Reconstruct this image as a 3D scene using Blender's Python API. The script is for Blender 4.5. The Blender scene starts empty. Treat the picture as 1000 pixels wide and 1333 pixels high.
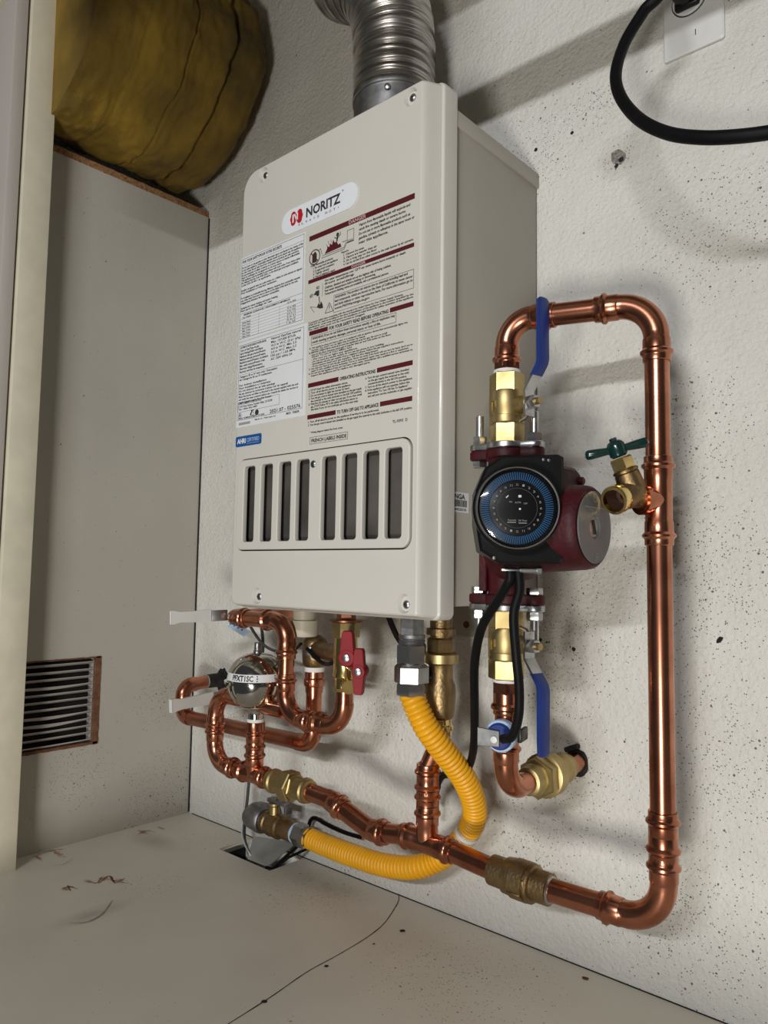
import bpy, bmesh, math, random
from mathutils import Vector, Matrix, noise
random.seed(7)
PI = math.pi
SC = bpy.context.scene
COL = SC.collection
# ------------------------------------------------------------ camera, world, lights, exposure
FPX, RX, RY, RZ = 973.5217, 1.6492, -0.0152, 0.7272
CAM = Vector((1.1405, -0.7796, 0.425))
cd = bpy.data.cameras.new('camera'); cam = bpy.data.objects.new('camera', cd); COL.objects.link(cam)
cam.location = CAM; cam.rotation_euler = (RX, RY, RZ)
cd.sensor_fit = 'HORIZONTAL'; cd.sensor_width = 36.0; cd.lens = FPX / 1000 * 36.0
cd.clip_start = 0.01
SC.camera = cam
world = bpy.data.worlds.new('world'); SC.world = world; world.use_nodes = True
world.node_tree.nodes['Background'].inputs[0].default_value = (0.93, 0.97, 1.0, 1)
world.node_tree.nodes['Background'].inputs[1].default_value = 0.05
def area(name, loc, target, sx, sy, power, col):
    l = bpy.data.lights.new(name, 'AREA'); l.shape = 'RECTANGLE'; l.size = sx; l.size_y = sy
    l.energy = power; l.color = col
    o = bpy.data.objects.new(name, l); COL.objects.link(o); o.location = loc
    o.rotation_euler = (Vector(target) - Vector(loc)).to_track_quat('-Z', 'Y').to_euler()
    return o
area('ceiling_tube_light', (1.28, -2.2, 1.08), (0.6, 0, 0.6), 0.6, 0.03, 21, (0.97, 0.98, 1.0))
area('doorway_light', (1.27, -1.65, -0.12), (0.6, 0, 0.35), 0.26, 0.26, 14.5, (1.0, 0.965, 0.89))
SC.view_settings.view_transform = 'Standard'; SC.view_settings.look = 'None'
SC.view_settings.gamma = 1.0; SC.view_settings.use_curve_mapping = False
SC.view_settings.exposure = 0.0

# ------------------------------------------------------------ pixel + depth -> world point
ROT = cam.rotation_euler.to_matrix()
def ray(px, py): return ROT @ Vector(((px - 500) / FPX, -(py - 666.5) / FPX, -1))
def W(px, py, y): d = ray(px, py); return CAM + d * ((y - CAM.y) / d.y)
def WX(px, py, x): d = ray(px, py); return CAM + d * ((x - CAM.x) / d.x)
def WZ(px, py, z): d = ray(px, py); return CAM + d * ((z - CAM.z) / d.z)

# ------------------------------------------------------------ materials
def nmat(name):
    m = bpy.data.materials.new(name); m.use_nodes = True
    nt = m.node_tree; return m, nt, nt.nodes, nt.links, nt.nodes['Principled BSDF']
def mat(name, col, rough=.5, metal=0., var=.08, scale=30., bump=0., bscale=120., col2=None, coat=0., spec=.5, detail=4.):
    m, nt, N, L, b = nmat(name)
    tc = N.new('ShaderNodeTexCoord')
    nz = N.new('ShaderNodeTexNoise'); nz.inputs['Scale'].default_value = scale; nz.inputs['Detail'].default_value = detail
    L.new(tc.outputs['Object'], nz.inputs['Vector'])
    r = N.new('ShaderNodeValToRGB'); L.new(nz.outputs['Fac'], r.inputs[0])
    c2 = col2 or tuple(max(0, c * (1 - var * 2)) for c in col)
    r.color_ramp.elements[0].position = .32; r.color_ramp.elements[1].position = .68
    r.color_ramp.elements[0].color = (*c2, 1); r.color_ramp.elements[1].color = (*col, 1)
    L.new(r.outputs[0], b.inputs['Base Color'])
    b.inputs['Metallic'].default_value = metal; b.inputs['Specular IOR Level'].default_value = spec
    mr = N.new('ShaderNodeMapRange'); L.new(nz.outputs['Fac'], mr.inputs[0])
    mr.inputs[3].default_value = min(1, rough * 1.2); mr.inputs[4].default_value = rough * .85
    L.new(mr.outputs[0], b.inputs['Roughness'])
    b.inputs['Coat Weight'].default_value = coat; b.inputs['Coat Roughness'].default_value = .1
    if bump:
        n2 = N.new('ShaderNodeTexNoise'); n2.inputs['Scale'].default_value = bscale; n2.inputs['Detail'].default_value = 5
        L.new(tc.outputs['Object'], n2.inputs['Vector'])
        bp = N.new('ShaderNodeBump'); bp.inputs['Strength'].default_value = bump; bp.inputs['Distance'].default_value = .002
        L.new(n2.outputs['Fac'], bp.inputs['Height']); L.new(bp.outputs[0], b.inputs['Normal'])
    return m
def math_(N, L, op, a, b=None, clamp=False):
    n = N.new('ShaderNodeMath'); n.operation = op; n.use_clamp = clamp
    for i, v in enumerate((a, b)):
        if v is None: continue
        if isinstance(v, (int, float)): n.inputs[i].default_value = v
        else: L.new(v, n.inputs[i])
    return n.outputs[0]
def blobs(N, L, vec, spots):
    """soft mask: 1 at each (point, radius), falling to 0 at its radius"""
    out = None
    for p, r in spots:
        s = N.new('ShaderNodeVectorMath'); s.operation = 'SUBTRACT'; L.new(vec, s.inputs[0]); s.inputs[1].default_value = p
        if not isinstance(r, (int, float)):
            s2 = N.new('ShaderNodeVectorMath'); s2.operation = 'DIVIDE'; L.new(s.outputs[0], s2.inputs[0]); s2.inputs[1].default_value = r
            s = s2; rr = 1.0
        else: rr = r
        ln = N.new('ShaderNodeVectorMath'); ln.operation = 'LENGTH'; L.new(s.outputs[0], ln.inputs[0])
        q = math_(N, L, 'DIVIDE', ln.outputs['Value'], rr); q = math_(N, L, 'SUBTRACT', 1.0, q, True)
        out = q if out is None else math_(N, L, 'MAXIMUM', out, q)
    return out
def surface(name, col, dark, rough, specks, sp_base, stains, stain_col, bump, bsc, dirt=None, dirt_col=(.33, .30, .24), bdist=.004):
    """painted board: tone noise + dark mould specks (dense inside the blobs) + coloured stains + dirt"""
    m, nt, N, L, b = nmat(name)
    tc = N.new('ShaderNodeTexCoord'); V = tc.outputs['Object']
    def nz(s, d=4., rgh=.5):
        n = N.new('ShaderNodeTexNoise'); n.inputs['Scale'].default_value = s; n.inputs['Detail'].default_value = d; n.inputs['Roughness'].default_value = rgh
        L.new(V, n.inputs['Vector']); return n.outputs['Fac']
    def mix(f, c1, c2):
        x = N.new('ShaderNodeMix'); x.data_type = 'RGBA'
        L.new(f, x.inputs['Factor'])
        for k, c in (('A', c1), ('B', c2)):
            s = [i for i in x.inputs if i.name == k and i.type == 'RGBA'][0]
            if isinstance(c, tuple): s.default_value = (*c, 1)
            else: L.new(c, s)
        return [o for o in x.outputs if o.type == 'RGBA'][0]
    big = math_(N, L, 'MULTIPLY', nz(5., 5.), 1.0)
    r = N.new('ShaderNodeMapRange'); L.new(big, r.inputs[0]); r.inputs[1].default_value = .35; r.inputs[2].default_value = .7
    c = mix(r.outputs[0], col, dark)
    if dirt:
        msk = blobs(N, L, V, dirt); f = math_(N, L, 'MULTIPLY', msk, nz(25., 6., .65)); f = math_(N, L, 'MULTIPLY', f, 1.1, True)
        c = mix(f, c, dirt_col)
    if stains:
        msk = blobs(N, L, V, stains); t = math_(N, L, 'ADD', math_(N, L, 'MULTIPLY', msk, .8), nz(230., 5., .7)); t = math_(N, L, 'SUBTRACT', t, 1.0); t = math_(N, L, 'MULTIPLY', t, 5., True)
        t = math_(N, L, 'MULTIPLY', t, .8)
        c = mix(t, c, stain_col)
    hs = None
    if specks is not None:
        for sc_, k in ((560., 1.2), (300., .16)):
            vo = N.new('ShaderNodeTexVoronoi'); vo.inputs['Scale'].default_value = sc_; L.new(V, vo.inputs['Vector'])
            msk = blobs(N, L, V, specks) if specks else None
            cell = N.new('ShaderNodeSeparateColor'); L.new(vo.outputs['Color'], cell.inputs[0])
            th = math_(N, L, 'MULTIPLY', nz(18., 5., .6), sp_base * k * .3)
            if msk is not None:
                q = math_(N, L, 'MULTIPLY', msk, nz(45., 4., .6)); q = math_(N, L, 'MULTIPLY', q, .85 * k); th = math_(N, L, 'ADD', th, q)
            on = math_(N, L, 'LESS_THAN', cell.outputs[0], th)
            rad = math_(N, L, 'MULTIPLY', cell.outputs[1], .42)
            dd = math_(N, L, 'LESS_THAN', vo.outputs['Distance'], rad)
            f = math_(N, L, 'MULTIPLY', on, dd); f = math_(N, L, 'MULTIPLY', f, .85)
            c = mix(f, c, (.07, .062, .05))
    L.new(c, b.inputs['Base Color'])
    b.inputs['Roughness'].default_value = rough; b.inputs['Specular IOR Level'].default_value = .35
    if bump:
        h = math_(N, L, 'ADD', nz(bsc, 4., .6), math_(N, L, 'MULTIPLY', nz(bsc * .3, 3.), .8))
        bp = N.new('ShaderNodeBump'); bp.inputs['Strength'].default_value = bump; bp.inputs['Distance'].default_value = bdist
        L.new(h, bp.inputs['Height']); L.new(bp.outputs[0], b.inputs['Normal'])
    return m
def flat(name, col, rough=.5): return mat(name, col, rough, var=.03)

M = {}
M['copper'] = mat('copper', (.64, .27, .165), .24, 1., scale=26., col2=(.36, .13, .075))
M['copper_dull'] = mat('copper_dull', (.55, .24, .15), .36, 1., scale=26., col2=(.36, .14, .09))
M['brass'] = mat('brass', (.56, .44, .21), .42, 1., scale=40., col2=(.38, .29, .13))
M['brass_bright'] = mat('brass_bright', (.86, .66, .28), .2, 1., scale=40., col2=(.62, .45, .17))
M['bronze'] = mat('bronze', (.34, .24, .12), .42, 1., scale=60., col2=(.22, .15, .075), bump=.3, bscale=300.)
M['steel'] = mat('steel', (.60, .60, .60), .3, 1., scale=50., col2=(.42, .42, .42))
M['chrome'] = mat('chrome', (.62, .60, .56), .1, 1., scale=20., col2=(.5, .48, .44))
M['galv'] = mat('galvanised_steel', (.34, .34, .34), .5, 1., scale=70., col2=(.17, .17, .18))
M['grey_nut'] = mat('grey_nut', (.40, .40, .40), .32, 1., scale=40., col2=(.28, .28, .28))
M['alu'] = mat('aluminium_foil', (.50, .475, .45), .3, 1., scale=40., col2=(.42, .40, .38))
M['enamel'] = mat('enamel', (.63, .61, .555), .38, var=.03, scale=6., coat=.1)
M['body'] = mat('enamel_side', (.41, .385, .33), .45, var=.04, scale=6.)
M['inner'] = mat('dark_interior', (.10, .09, .08), .7, var=.3, scale=12.)
M['black'] = mat('black_plastic', (.006, .006, .007), .34, var=.2, spec=.3)
M['rubber'] = mat('black_rubber', (.006, .006, .007), .5, var=.2, spec=.15)
M['grey_wire'] = mat('grey_wire', (.09, .09, .09), .5, var=.2)
M['white_wire'] = mat('white_wire', (.6, .6, .57), .5)
M['red_paint'] = mat('red_paint', (.060, .004, .008), .5, var=.2, scale=80., bump=.25, bscale=250., spec=.3)
M['red_handle'] = mat('red_handle', (.25, .004, .009), .5, var=.1, spec=.3)
M['blue'] = mat('blue_vinyl', (.012, .035, .20), .35, var=.1)
M['blue_ticks'] = mat('blue_tick_plastic', (.016, .085, .20), .4, var=.1)
M['green'] = mat('green_enamel', (.004, .028, .024), .22, var=.1, coat=.3)
M['yellow'] = mat('yellow_coating', (.86, .42, .008), .38, var=.06)
M['white'] = mat('white_plastic', (.74, .74, .72), .45, var=.03)
M['cream_plastic'] = mat('cream_plastic', (.62, .57, .45), .45, var=.05)
M['tape'] = mat('white_tape', (.78, .78, .76), .6, var=.05)
M['handle_grey'] = mat('grey_coated_handle', (.56, .55, .51), .5, var=.05)
M['plate_grey'] = mat('grey_nameplate', (.20, .20, .205), .4, metal=.5, var=.1)
M['label'] = flat('white_label', (.76, .78, .79), .4)
M['badge'] = flat('badge_white', (.80, .83, .87), .3)
M['ink'] = flat('black_ink', (.035, .03, .03), .5)
M['maroon'] = flat('maroon_ink', (.085, .002, .006), .6)
M['red_ink'] = flat('red_ink', (.50, .006, .015), .5)
M['pink_ink'] = flat('pale_ink', (.62, .40, .38), .5)
M['blue_ink'] = flat('blue_ink', (.010, .085, .30), .4)
M['lblue'] = flat('pale_blue_tag', (.42, .56, .74), .5)
M['white_ink'] = flat('white_ink', (.75, .77, .8), .5)
M['grey_ink'] = flat('grey_ink', (.32, .32, .32), .5)
M['particle'] = mat('particle_board', (.40, .21, .09), .85, scale=220., col2=(.17, .08, .03), bump=.8, bscale=300.)
M['raw_edge'] = mat('raw_brown_edge', (.19, .085, .04), .85, scale=90., col2=(.10, .04, .02), bump=.6, bscale=200.)
M['slat'] = mat('pale_slat', (.42, .39, .37), .5, var=.1, scale=15.)
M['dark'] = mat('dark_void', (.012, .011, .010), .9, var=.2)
M['near_black'] = mat('near_black', (.02, .018, .016), .8, var=.4, scale=90.)  # near-black tone for gaps, crack, holes, pipe sleeve and foam
M['sheet'] = mat('grey_sheet_metal', (.40, .40, .37), .5, metal=.3, var=.2, scale=15.)
M['cream'] = mat('cream_painted_wood', (.72, .67, .52), .5, var=.06, scale=25., bump=.12, bscale=60.)
M['door_paint'] = mat('pale_door_paint', (.50, .46, .42), .5, var=.04, scale=4.)
M['scuff'] = mat('scuffed_plaster', (.34, .31, .29), .8, scale=300., col2=(.10, .085, .08))
M['bore'] = mat('dark_bore', (.11, .06, .04), .5, .6, scale=60.)
M['rust'] = mat('rust', (.26, .09, .025), .9, var=.4, scale=120.)
M['fibre'] = mat('fibreglass', (.30, .18, .014), .95, scale=7., col2=(.065, .042, .009), bump=1.0, bscale=70., detail=9.)
m, nt, N, L, b = nmat('clear_cover')   # thin clear plastic: mostly see-through with a gloss
mx = N.new('ShaderNodeMixShader'); tr = N.new('ShaderNodeBsdfTransparent'); gl = N.new('ShaderNodeBsdfGlossy'); gl.inputs['Roughness'].default_value = .06
fr = N.new('ShaderNodeFresnel'); fr.inputs['IOR'].default_value = 1.45
L.new(fr.outputs[0], mx.inputs[0]); L.new(tr.outputs[0], mx.inputs[1]); L.new(gl.outputs[0], mx.inputs[2])
L.new(mx.outputs[0], N['Material Output'].inputs['Surface']); M['clear'] = m

def wp(px, py): v = W(px, py, 0); return (v.x, v.y, v.z)
def fp(px, py): v = WZ(px, py, 0); return (v.x, v.y, v.z)
M['wall'] = surface('white_plaster', (.74, .73, .685), (.64, .625, .575), .6,
    [(wp(735, 830), .10), (wp(720, 900), .07), (wp(745, 1030), .075), (wp(740, 990), .06), (wp(925, 760), .13), (wp(900, 560), .08),
     (wp(700, 195), .07), (wp(770, 140), .05), (wp(805, 205), .03), (wp(500, 930), .05), (wp(300, 930), .10), (wp(270, 880), .05),
     (wp(690, 1100), .07), (wp(460, 1130), .06), (wp(930, 300), .09), (wp(900, 1200), .12), (wp(960, 1000), .12)], .075,
    None, None, .9, 190.,
    dirt=[(wp(270, 900), (.05, .1, .16)), (wp(745, 1020), (.04, .1, .07)), (wp(735, 840), (.06, .1, .06)), (wp(805, 205), .03)], dirt_col=(.36, .33, .27), bdist=.0032)
M['floor'] = surface('grey_beige_laminate', (.66, .62, .53), (.58, .54, .46), .42,
    [(fp(270, 1095), .05), (fp(195, 1150), .05), (fp(400, 1160), .09), (fp(600, 1270), .12)], .02,
    [(fp(86, 1157), (.022, .016, .03)), (fp(115, 1147), (.022, .014, .03)), (fp(135, 1144), (.024, .022, .03)), (fp(155, 1146), (.022, .014, .03)), (fp(75, 1111), (.06, .013, .03)), (fp(50, 1117), (.04, .010, .03)), (fp(186, 1083), (.040, .016, .03)), (fp(210, 1078), (.03, .010, .02))], (.30, .085, .012), .08, 60.,
    dirt=[(fp(120, 1190), (.022, .06, .05)), (fp(420, 1150), (.10, .03, .1)), (fp(200, 1095), (.06, .03, .1))], dirt_col=(.30, .26, .20))
vp = WX(220, 1040, 0)
M['panel'] = surface('greige_melamine', (.475, .45, .395), (.43, .405, .355), .5,
    [((0, vp.y, vp.z), .10), ((0, -.05, .03), .08), ((0, -.06, .2), .06), ((0, -.2, .1), .06)], .022,
    None, None, .10, 90., dirt=[((0, -.15, 0), (.1, .3, .035))], dirt_col=(.34, .30, .23))

# ------------------------------------------------------------ mesh helpers
class MB:
    def __init__(s): s.v = []; s.f = []
    def add(s, vs, fs):
        o = len(s.v); s.v += [tuple(p) for p in vs]; s.f += [tuple(i + o for i in f) for f in fs]; return s
    def tube(s, path, rad, seg=20, cap=True):
        n = len(path); P = [Vector(p) for p in path]
        T = [(P[min(i + 1, n - 1)] - P[max(i - 1, 0)]).normalized() for i in range(n)]
        a = T[0].orthogonal().normalized(); vs = []; fs = []
        for i in range(n):
            a = (a - T[i] * a.dot(T[i])).normalized(); b = T[i].cross(a)
            r = rad[i] if isinstance(rad, (list, tuple)) else rad
            for k in range(seg):
                t = 2 * PI * k / seg; vs.append(P[i] + (a * math.cos(t) + b * math.sin(t)) * r)
        for i in range(n - 1):
            for k in range(seg):
                k2 = (k + 1) % seg; fs.append((i * seg + k, i * seg + k2, (i + 1) * seg + k2, (i + 1) * seg + k))
        if cap: fs.append(tuple(range(seg - 1, -1, -1))); fs.append(tuple((n - 1) * seg + k for k in range(seg)))
        return s.add(vs, fs)
    def lathe(s, prof, org, axis, seg=28, ph=0., cap=True, ref=None, sq=1.):
        """prof: [(t along axis, r)]"""
        org = Vector(org); ax = Vector(axis).normalized()
        a = (Vector(ref) - ax * Vector(ref).dot(ax)).normalized() if ref else ax.orthogonal().normalized(); b = ax.cross(a); vs = []; fs = []
        for t, r in prof:
            for k in range(seg):
                q = 2 * PI * k / seg + ph; vs.append(org + ax * t + (a * math.cos(q) + b * math.sin(q) * sq) * r)
        n = len(prof)
        for i in range(n - 1):
            for k in range(seg):
                k2 = (k + 1) % seg; fs.append((i * seg + k, i * seg + k2, (i + 1) * seg + k2, (i + 1) * seg + k))
        if cap: fs.append(tuple(range(seg - 1, -1, -1))); fs.append(tuple((n - 1) * seg + k for k in range(seg)))
        return s.add(vs, fs)
    def box(s, c, sz, bev=0., X=(1, 0, 0), Y=(0, 1, 0), Z=(0, 0, 1), seg=2):
        bm = bmesh.new(); bmesh.ops.create_cube(bm, size=1)
        for v in bm.verts: v.co = Vector((v.co.x * sz[0], v.co.y * sz[1], v.co.z * sz[2]))
        if bev: bmesh.ops.bevel(bm, geom=list(bm.edges), offset=bev, segments=seg, affect='EDGES', profile=.5)
        X, Y, Z, c = Vector(X), Vector(Y), Vector(Z), Vector(c)
        bm.verts.index_update()
        s.add([c + X * v.co.x + Y * v.co.y + Z * v.co.z for v in bm.verts], [[v.index for v in f.verts] for f in bm.faces]); bm.free(); return s
    def prism(s, poly, org, X, Y, Zv, bev=0.):
        """polygon (2-D) in the X,Y frame, extruded by the vector Zv"""
        org, X, Y, Zv = Vector(org), Vector(X), Vector(Y), Vector(Zv)
        n = len(poly); A = [org + X * p[0] + Y * p[1] for p in poly]
        if bev:
            cx = sum(p[0] for p in poly) / n; cy = sum(p[1] for p in poly) / n
            ex = max(abs(p[0] - cx) for p in poly); ey = max(abs(p[1] - cy) for p in poly)
            B = [org + X * (cx + (p[0] - cx) * (1 - bev / ex)) + Y * (cy + (p[1] - cy) * (1 - bev / ey)) for p in poly]
            zl = Zv.length; e = Zv.normalized() * min(bev, zl * .4)
            loops = [B, [p + e for p in A], [p + Zv - e for p in A], [p + Zv for p in B]]
        else: loops = [A, [p + Zv for p in A]]
        vs = [p for l in loops for p in l]; fs = []
        for i in range(len(loops) - 1):
            for k in range(n): k2 = (k + 1) % n; fs.append((i * n + k, i * n + k2, (i + 1) * n + k2, (i + 1) * n + k))
        fs.append(tuple(range(n - 1, -1, -1))); fs.append(tuple((len(loops) - 1) * n + k for k in range(n)))
        return s.add(vs, fs)
    def quad(s, a, b, c, d): return s.add([a, b, c, d], [(0, 1, 2, 3)])

def obj(name, mb, m, parent=None, smooth=40):
    me = bpy.data.meshes.new(name); me.from_pydata(mb.v, [], mb.f); me.validate()
    bm = bmesh.new(); bm.from_mesh(me); bmesh.ops.recalc_face_normals(bm, faces=bm.faces); bm.to_mesh(me); bm.free()
    me.materials.append(M[m] if isinstance(m, str) else m)
    if smooth:
        me.polygons.foreach_set('use_smooth', [True] * len(me.polygons)); me.set_sharp_from_angle(angle=math.radians(smooth))
    o = bpy.data.objects.new(name, me); COL.objects.link(o)
    if parent:
        o.parent = parent
        o.matrix_parent_inverse = Matrix.Translation(-parent.location)
    return o
def tag(o, label, cat, group=None):
    o['label'] = label; o['category'] = cat
    if group: o['group'] = group
    return o
def thing(name, label, cat, loc, group=None):
    o = bpy.data.objects.new(name, None); COL.objects.link(o); o.location = loc; o.empty_display_size = .02
    return tag(o, label, cat, group)
def struct(name, mb, m, smooth=40):
    o = obj(name, mb, m, None, smooth); o['kind'] = 'structure'; return o
def rrect(u0, u1, v0, v1, r, n=6, rs=None):
    rs = rs or (r, r, r, r); out = []     # radii: BL, BR, TR, TL
    for (cx, cy, a0), q in zip(((u0, v0, PI), (u1, v0, 1.5 * PI), (u1, v1, 0), (u0, v1, .5 * PI)), rs):
        sx = 1 if cx == u0 else -1; sy = 1 if cy == v0 else -1
        for k in range(n + 1):
            a = a0 + PI / 2 * k / n; out.append((cx + sx * q + q * math.cos(a), cy + sy * q + q * math.sin(a)))
    return out
def spline(pts, n=10):
    P = [Vector(p) for p in pts]; P = [P[0] * 2 - P[1]] + P + [P[-1] * 2 - P[-2]]; out = []
    for i in range(1, len(P) - 2):
        a, b, c, d = P[i - 1:i + 3]
        for k in range(n):
            t = k / n; out.append(.5 * ((2 * b) + (c - a) * t + (2 * a - 5 * b + 4 * c - d) * t * t + (3 * b - a - 3 * c + d) * t ** 3))
    out.append(P[-2]); return out
def resample(path, step):
    out = [path[0]]; acc = 0.
    for a, b in zip(path, path[1:]):
        l = (b - a).length; d = step - acc
        while d <= l: out.append(a.lerp(b, d / l)); d += step
        acc = l - (d - step)
    return out

# ------------------------------------------------------------ copper fittings
RP = .0108
def press_end(r=RP):      # socket profile from the mouth inwards: lip, bead, band
    return [(0, r * 1.10), (.0005, r * 1.15), (.005, r * 1.15), (.0062, r * 1.20), (.0075, r * 1.34), (.0095, r * 1.36), (.0112, r * 1.22), (.012, r * 1.15), (.021, r * 1.14), (.0222, r * 1.08)]
def elbow(parent, c, din, dout, R=.030, m='copper', ends=(True, True), name='elbow', r=RP):
    """c corner, din unit dir towards the first pipe, dout towards the second"""
    c, a, b = Vector(c), Vector(din).normalized(), Vector(dout).normalized()
    ang = PI - a.angle(b); tl = R * math.tan(ang / 2)
    p0 = c + a * tl; p1 = c + b * tl; sock = .0225
    bis = (a + b).normalized(); cen = c + bis * (R / math.cos(ang / 2))
    arc = []; v0 = p0 - cen; ax = v0.cross(p1 - cen).normalized()
    for k in range(13): arc.append(cen + Matrix.Rotation(ang * k / 12, 3, ax) @ v0)
    path = []; rad = []
    if ends[0]:
        for t, q in press_end(r): path.append(p0 + a * (sock - t)); rad.append(q)
    for p in arc: path.append(p); rad.append(r * 1.07)
    if ends[1]:
        for t, q in reversed(press_end(r)): path.append(p1 + b * (sock - t)); rad.append(q)
    obj(name, MB().tube(path, rad, 24), m, parent)
    return tl + sock - .004
def pipe(parent, a, b, m='copper', r=RP, name='pipe'):
    a, b = Vector(a), Vector(b)
    return obj(name, MB().tube([a, a.lerp(b, .5), b], r, 28), m, parent)
def coupling(parent, c, d, half, m='copper', name='coupling', r=RP):
    c, d = Vector(c), Vector(d).normalized(); pr = press_end(r)
    prof = [(-half + t, q) for t, q in pr] + [(half - t, q) for t, q in reversed(pr)]
    return obj(name, MB().lathe(prof, c, d, 26), m, parent)
def tee(parent, c, d, half, br, brl, m='copper', press=True):
    c, d, br = Vector(c), Vector(d).normalized(), Vector(br).normalized(); pr = press_end()
    mb = MB().lathe([(-half + t, q) for t, q in pr] + [(half - t, q) for t, q in reversed(pr)], c, d, 26)
    if press: mb.lathe([(0, RP * 1.02), (RP * 1.1, RP * 1.12)] + [(brl - t, q) for t, q in reversed(pr)], c, br, 26)
    else: mb.lathe([(0, RP * 1.02), (brl - .005, RP * 1.02), (brl - .004, RP * 1.25), (brl, RP * 1.25)], c, br, 26)
    return obj('tee', mb, m, parent)
def hexnut(c, d, t0, t1, r, ph=.3, ch=.0015):
    return MB().lathe([(t0, r * .93), (t0 + ch, r), (t1 - ch, r), (t1, r * .93)], c, d, 6, ph)

# ============================================================ SETTING
o = struct('wall_back', MB().box((.55, .03, .72), (3.0, .06, 1.8)), 'wall', 0)
# floor with the square cut-out
H0, H1 = Vector((.178, -.066, 0)), Vector((.298, -.004, 0))
def rectmesh(x0, x1, y0, y1, z0, z1): return MB().box(((x0 + x1) / 2, (y0 + y1) / 2, (z0 + z1) / 2), (x1 - x0, y1 - y0, z1 - z0))
xs = [0, .178, .298, 1.75]; ys = [-.55, -.066, -.004, 0]
mb = MB(); vs = [(x, y, z) for z in (0, -.004) for y in ys for x in xs]
def vi(i, j, k): return k * 16 + j * 4 + i
fs = []
for i in range(3):
    for j in range(3):
        if (i, j) == (1, 1): continue
        fs.append((vi(i, j, 0), vi(i + 1, j, 0), vi(i + 1, j + 1, 0), vi(i, j + 1, 0))); fs.append((vi(i, j + 1, 1), vi(i + 1, j + 1, 1), vi(i + 1, j, 1), vi(i, j, 1)))
fs += [(vi(1, 1, 0), vi(2, 1, 0), vi(2, 1, 1), vi(1, 1, 1)), (vi(2, 1, 0), vi(2, 2, 0), vi(2, 2, 1), vi(2, 1, 1)), (vi(2, 2, 0), vi(1, 2, 0), vi(1, 2, 1), vi(2, 2, 1)), (vi(1, 2, 0), vi(1, 1, 0), vi(1, 1, 1), vi(1, 2, 1))]
fs += [(vi(i, 0, 0), vi(i + 1, 0, 0), vi(i + 1, 0, 1), vi(i, 0, 1)) for i in range(3)]
floor = struct('floor', mb.add(vs, fs), 'floor', 0)
cr = spline([WZ(*p, .0003) for p in ((519, 1163), (519, 1172), (514, 1182), (500, 1202), (478, 1220), (440, 1243), (400, 1265), (352, 1298), (300, 1331), (270, 1350))], 8)
mb = MB()
for i in range(len(cr) - 1):
    w0 = .0005 + .0005 * abs(noise.noise(cr[i] * 60)); w1 = .0005 + .0005 * abs(noise.noise(cr[i + 1] * 60)); n = Vector((1, .3, 0)).normalized()
    mb.quad(cr[i] - n * w0, cr[i] + n * w0, cr[i + 1] + n * w1, cr[i + 1] - n * w1)
obj('crack', mb, 'near_black', floor, 0)
def spot(px, py, r, fn, nrm, m='near_black', parent=None, name='hole', asp=1.):
    c = fn(px, py); c = Vector(c) + Vector(nrm) * .0004; n = Vector(nrm); a = n.orthogonal().normalized(); b = n.cross(a)
    k = [c + (a * math.cos(t) * asp + b * math.sin(t)) * r * (1 + .35 * noise.noise(Vector((px, py, t * 2)))) for t in [2 * PI * i / 12 for i in range(12)]]
    return obj(name, MB().add(k, [tuple(range(12))]), m, parent, 0)
for px, py, r in ((545, 1173, .004), (524, 1212, .0035), (425, 1258, .0025), (344, 1304, .003), (487, 1229, .0015)):
    spot(px, py, r, fp, (0, 0, 1), parent=floor)
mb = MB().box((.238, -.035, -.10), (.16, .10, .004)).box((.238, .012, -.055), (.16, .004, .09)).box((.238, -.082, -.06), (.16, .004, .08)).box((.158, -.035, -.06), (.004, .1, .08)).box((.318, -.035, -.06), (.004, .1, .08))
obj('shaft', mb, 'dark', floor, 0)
# dark gap line along the floor/wall joint and in the left corner
obj('joint', MB().box((.87, -.0005, .0005), (1.72, .0010, .0010)), 'near_black', floor, 0)
for px, py, r, asp in ((805, 205, .0105, .75), (745, 173, .0022, 1.), (698, 195, .0024, 1.), (937, 833, .0022, 2.), (747, 845, .0025, 1.), (704, 833, .002, 1.), (712, 836, .0012, 1.)):
    spot(px, py, r, wp, (0, -1, 0), m='scuff' if r > .005 else 'near_black', parent=o, asp=asp)
for q, r in (((809, 208), .003), ((803, 216), .0025)): spot(*q, r, lambda a, b: Vector(wp(a, b)) + Vector((0, -.0003, 0)), (0, -1, 0), m='near_black', parent=o, name='scuff')
# left panel with the grille opening
ZP = 1.0723; gy0, gy1, gz0, gz1 = -.306, -.176, .148, .281
ys = [-.335, gy0, gy1, 0]; zs = [0, gz0, gz1, ZP]; T = -.016
mb = MB(); vs = [(x, y, z) for x in (0, T) for z in zs for y in ys]; fs = []
for i in range(3):
    for j in range(3):
        if (i, j) == (1, 1): continue
        fs.append((vi(i, j, 0), vi(i + 1, j, 0), vi(i + 1, j + 1, 0), vi(i, j + 1, 0))); fs.append((vi(i, j + 1, 1), vi(i + 1, j + 1, 1), vi(i + 1, j, 1), vi(i, j, 1)))
fs += [(vi(0, j, 0), vi(0, j + 1, 0), vi(0, j + 1, 1), vi(0, j, 1)) for j in range(3)]
panel = struct('wall_left', mb.add(vs, fs), 'panel', 0)
mb = MB(); n = 60
top = []
for i in range(n + 1):
    y = -.335 + .3335 * i / n
    top.append((y, .0006 * noise.noise(Vector((y * 90, 0, 0))), .0012 * noise.noise(Vector((y * 70, 5, 0)))))
vs = []; fs = []
for y, dx, dz in top: vs += [(dx - .0002, y, ZP - .0008 + dz * .4), (-.0012 + dx, y, ZP + .012 + dz), (T, y, ZP + .012 + dz), (T, y, ZP - .002)]
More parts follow.
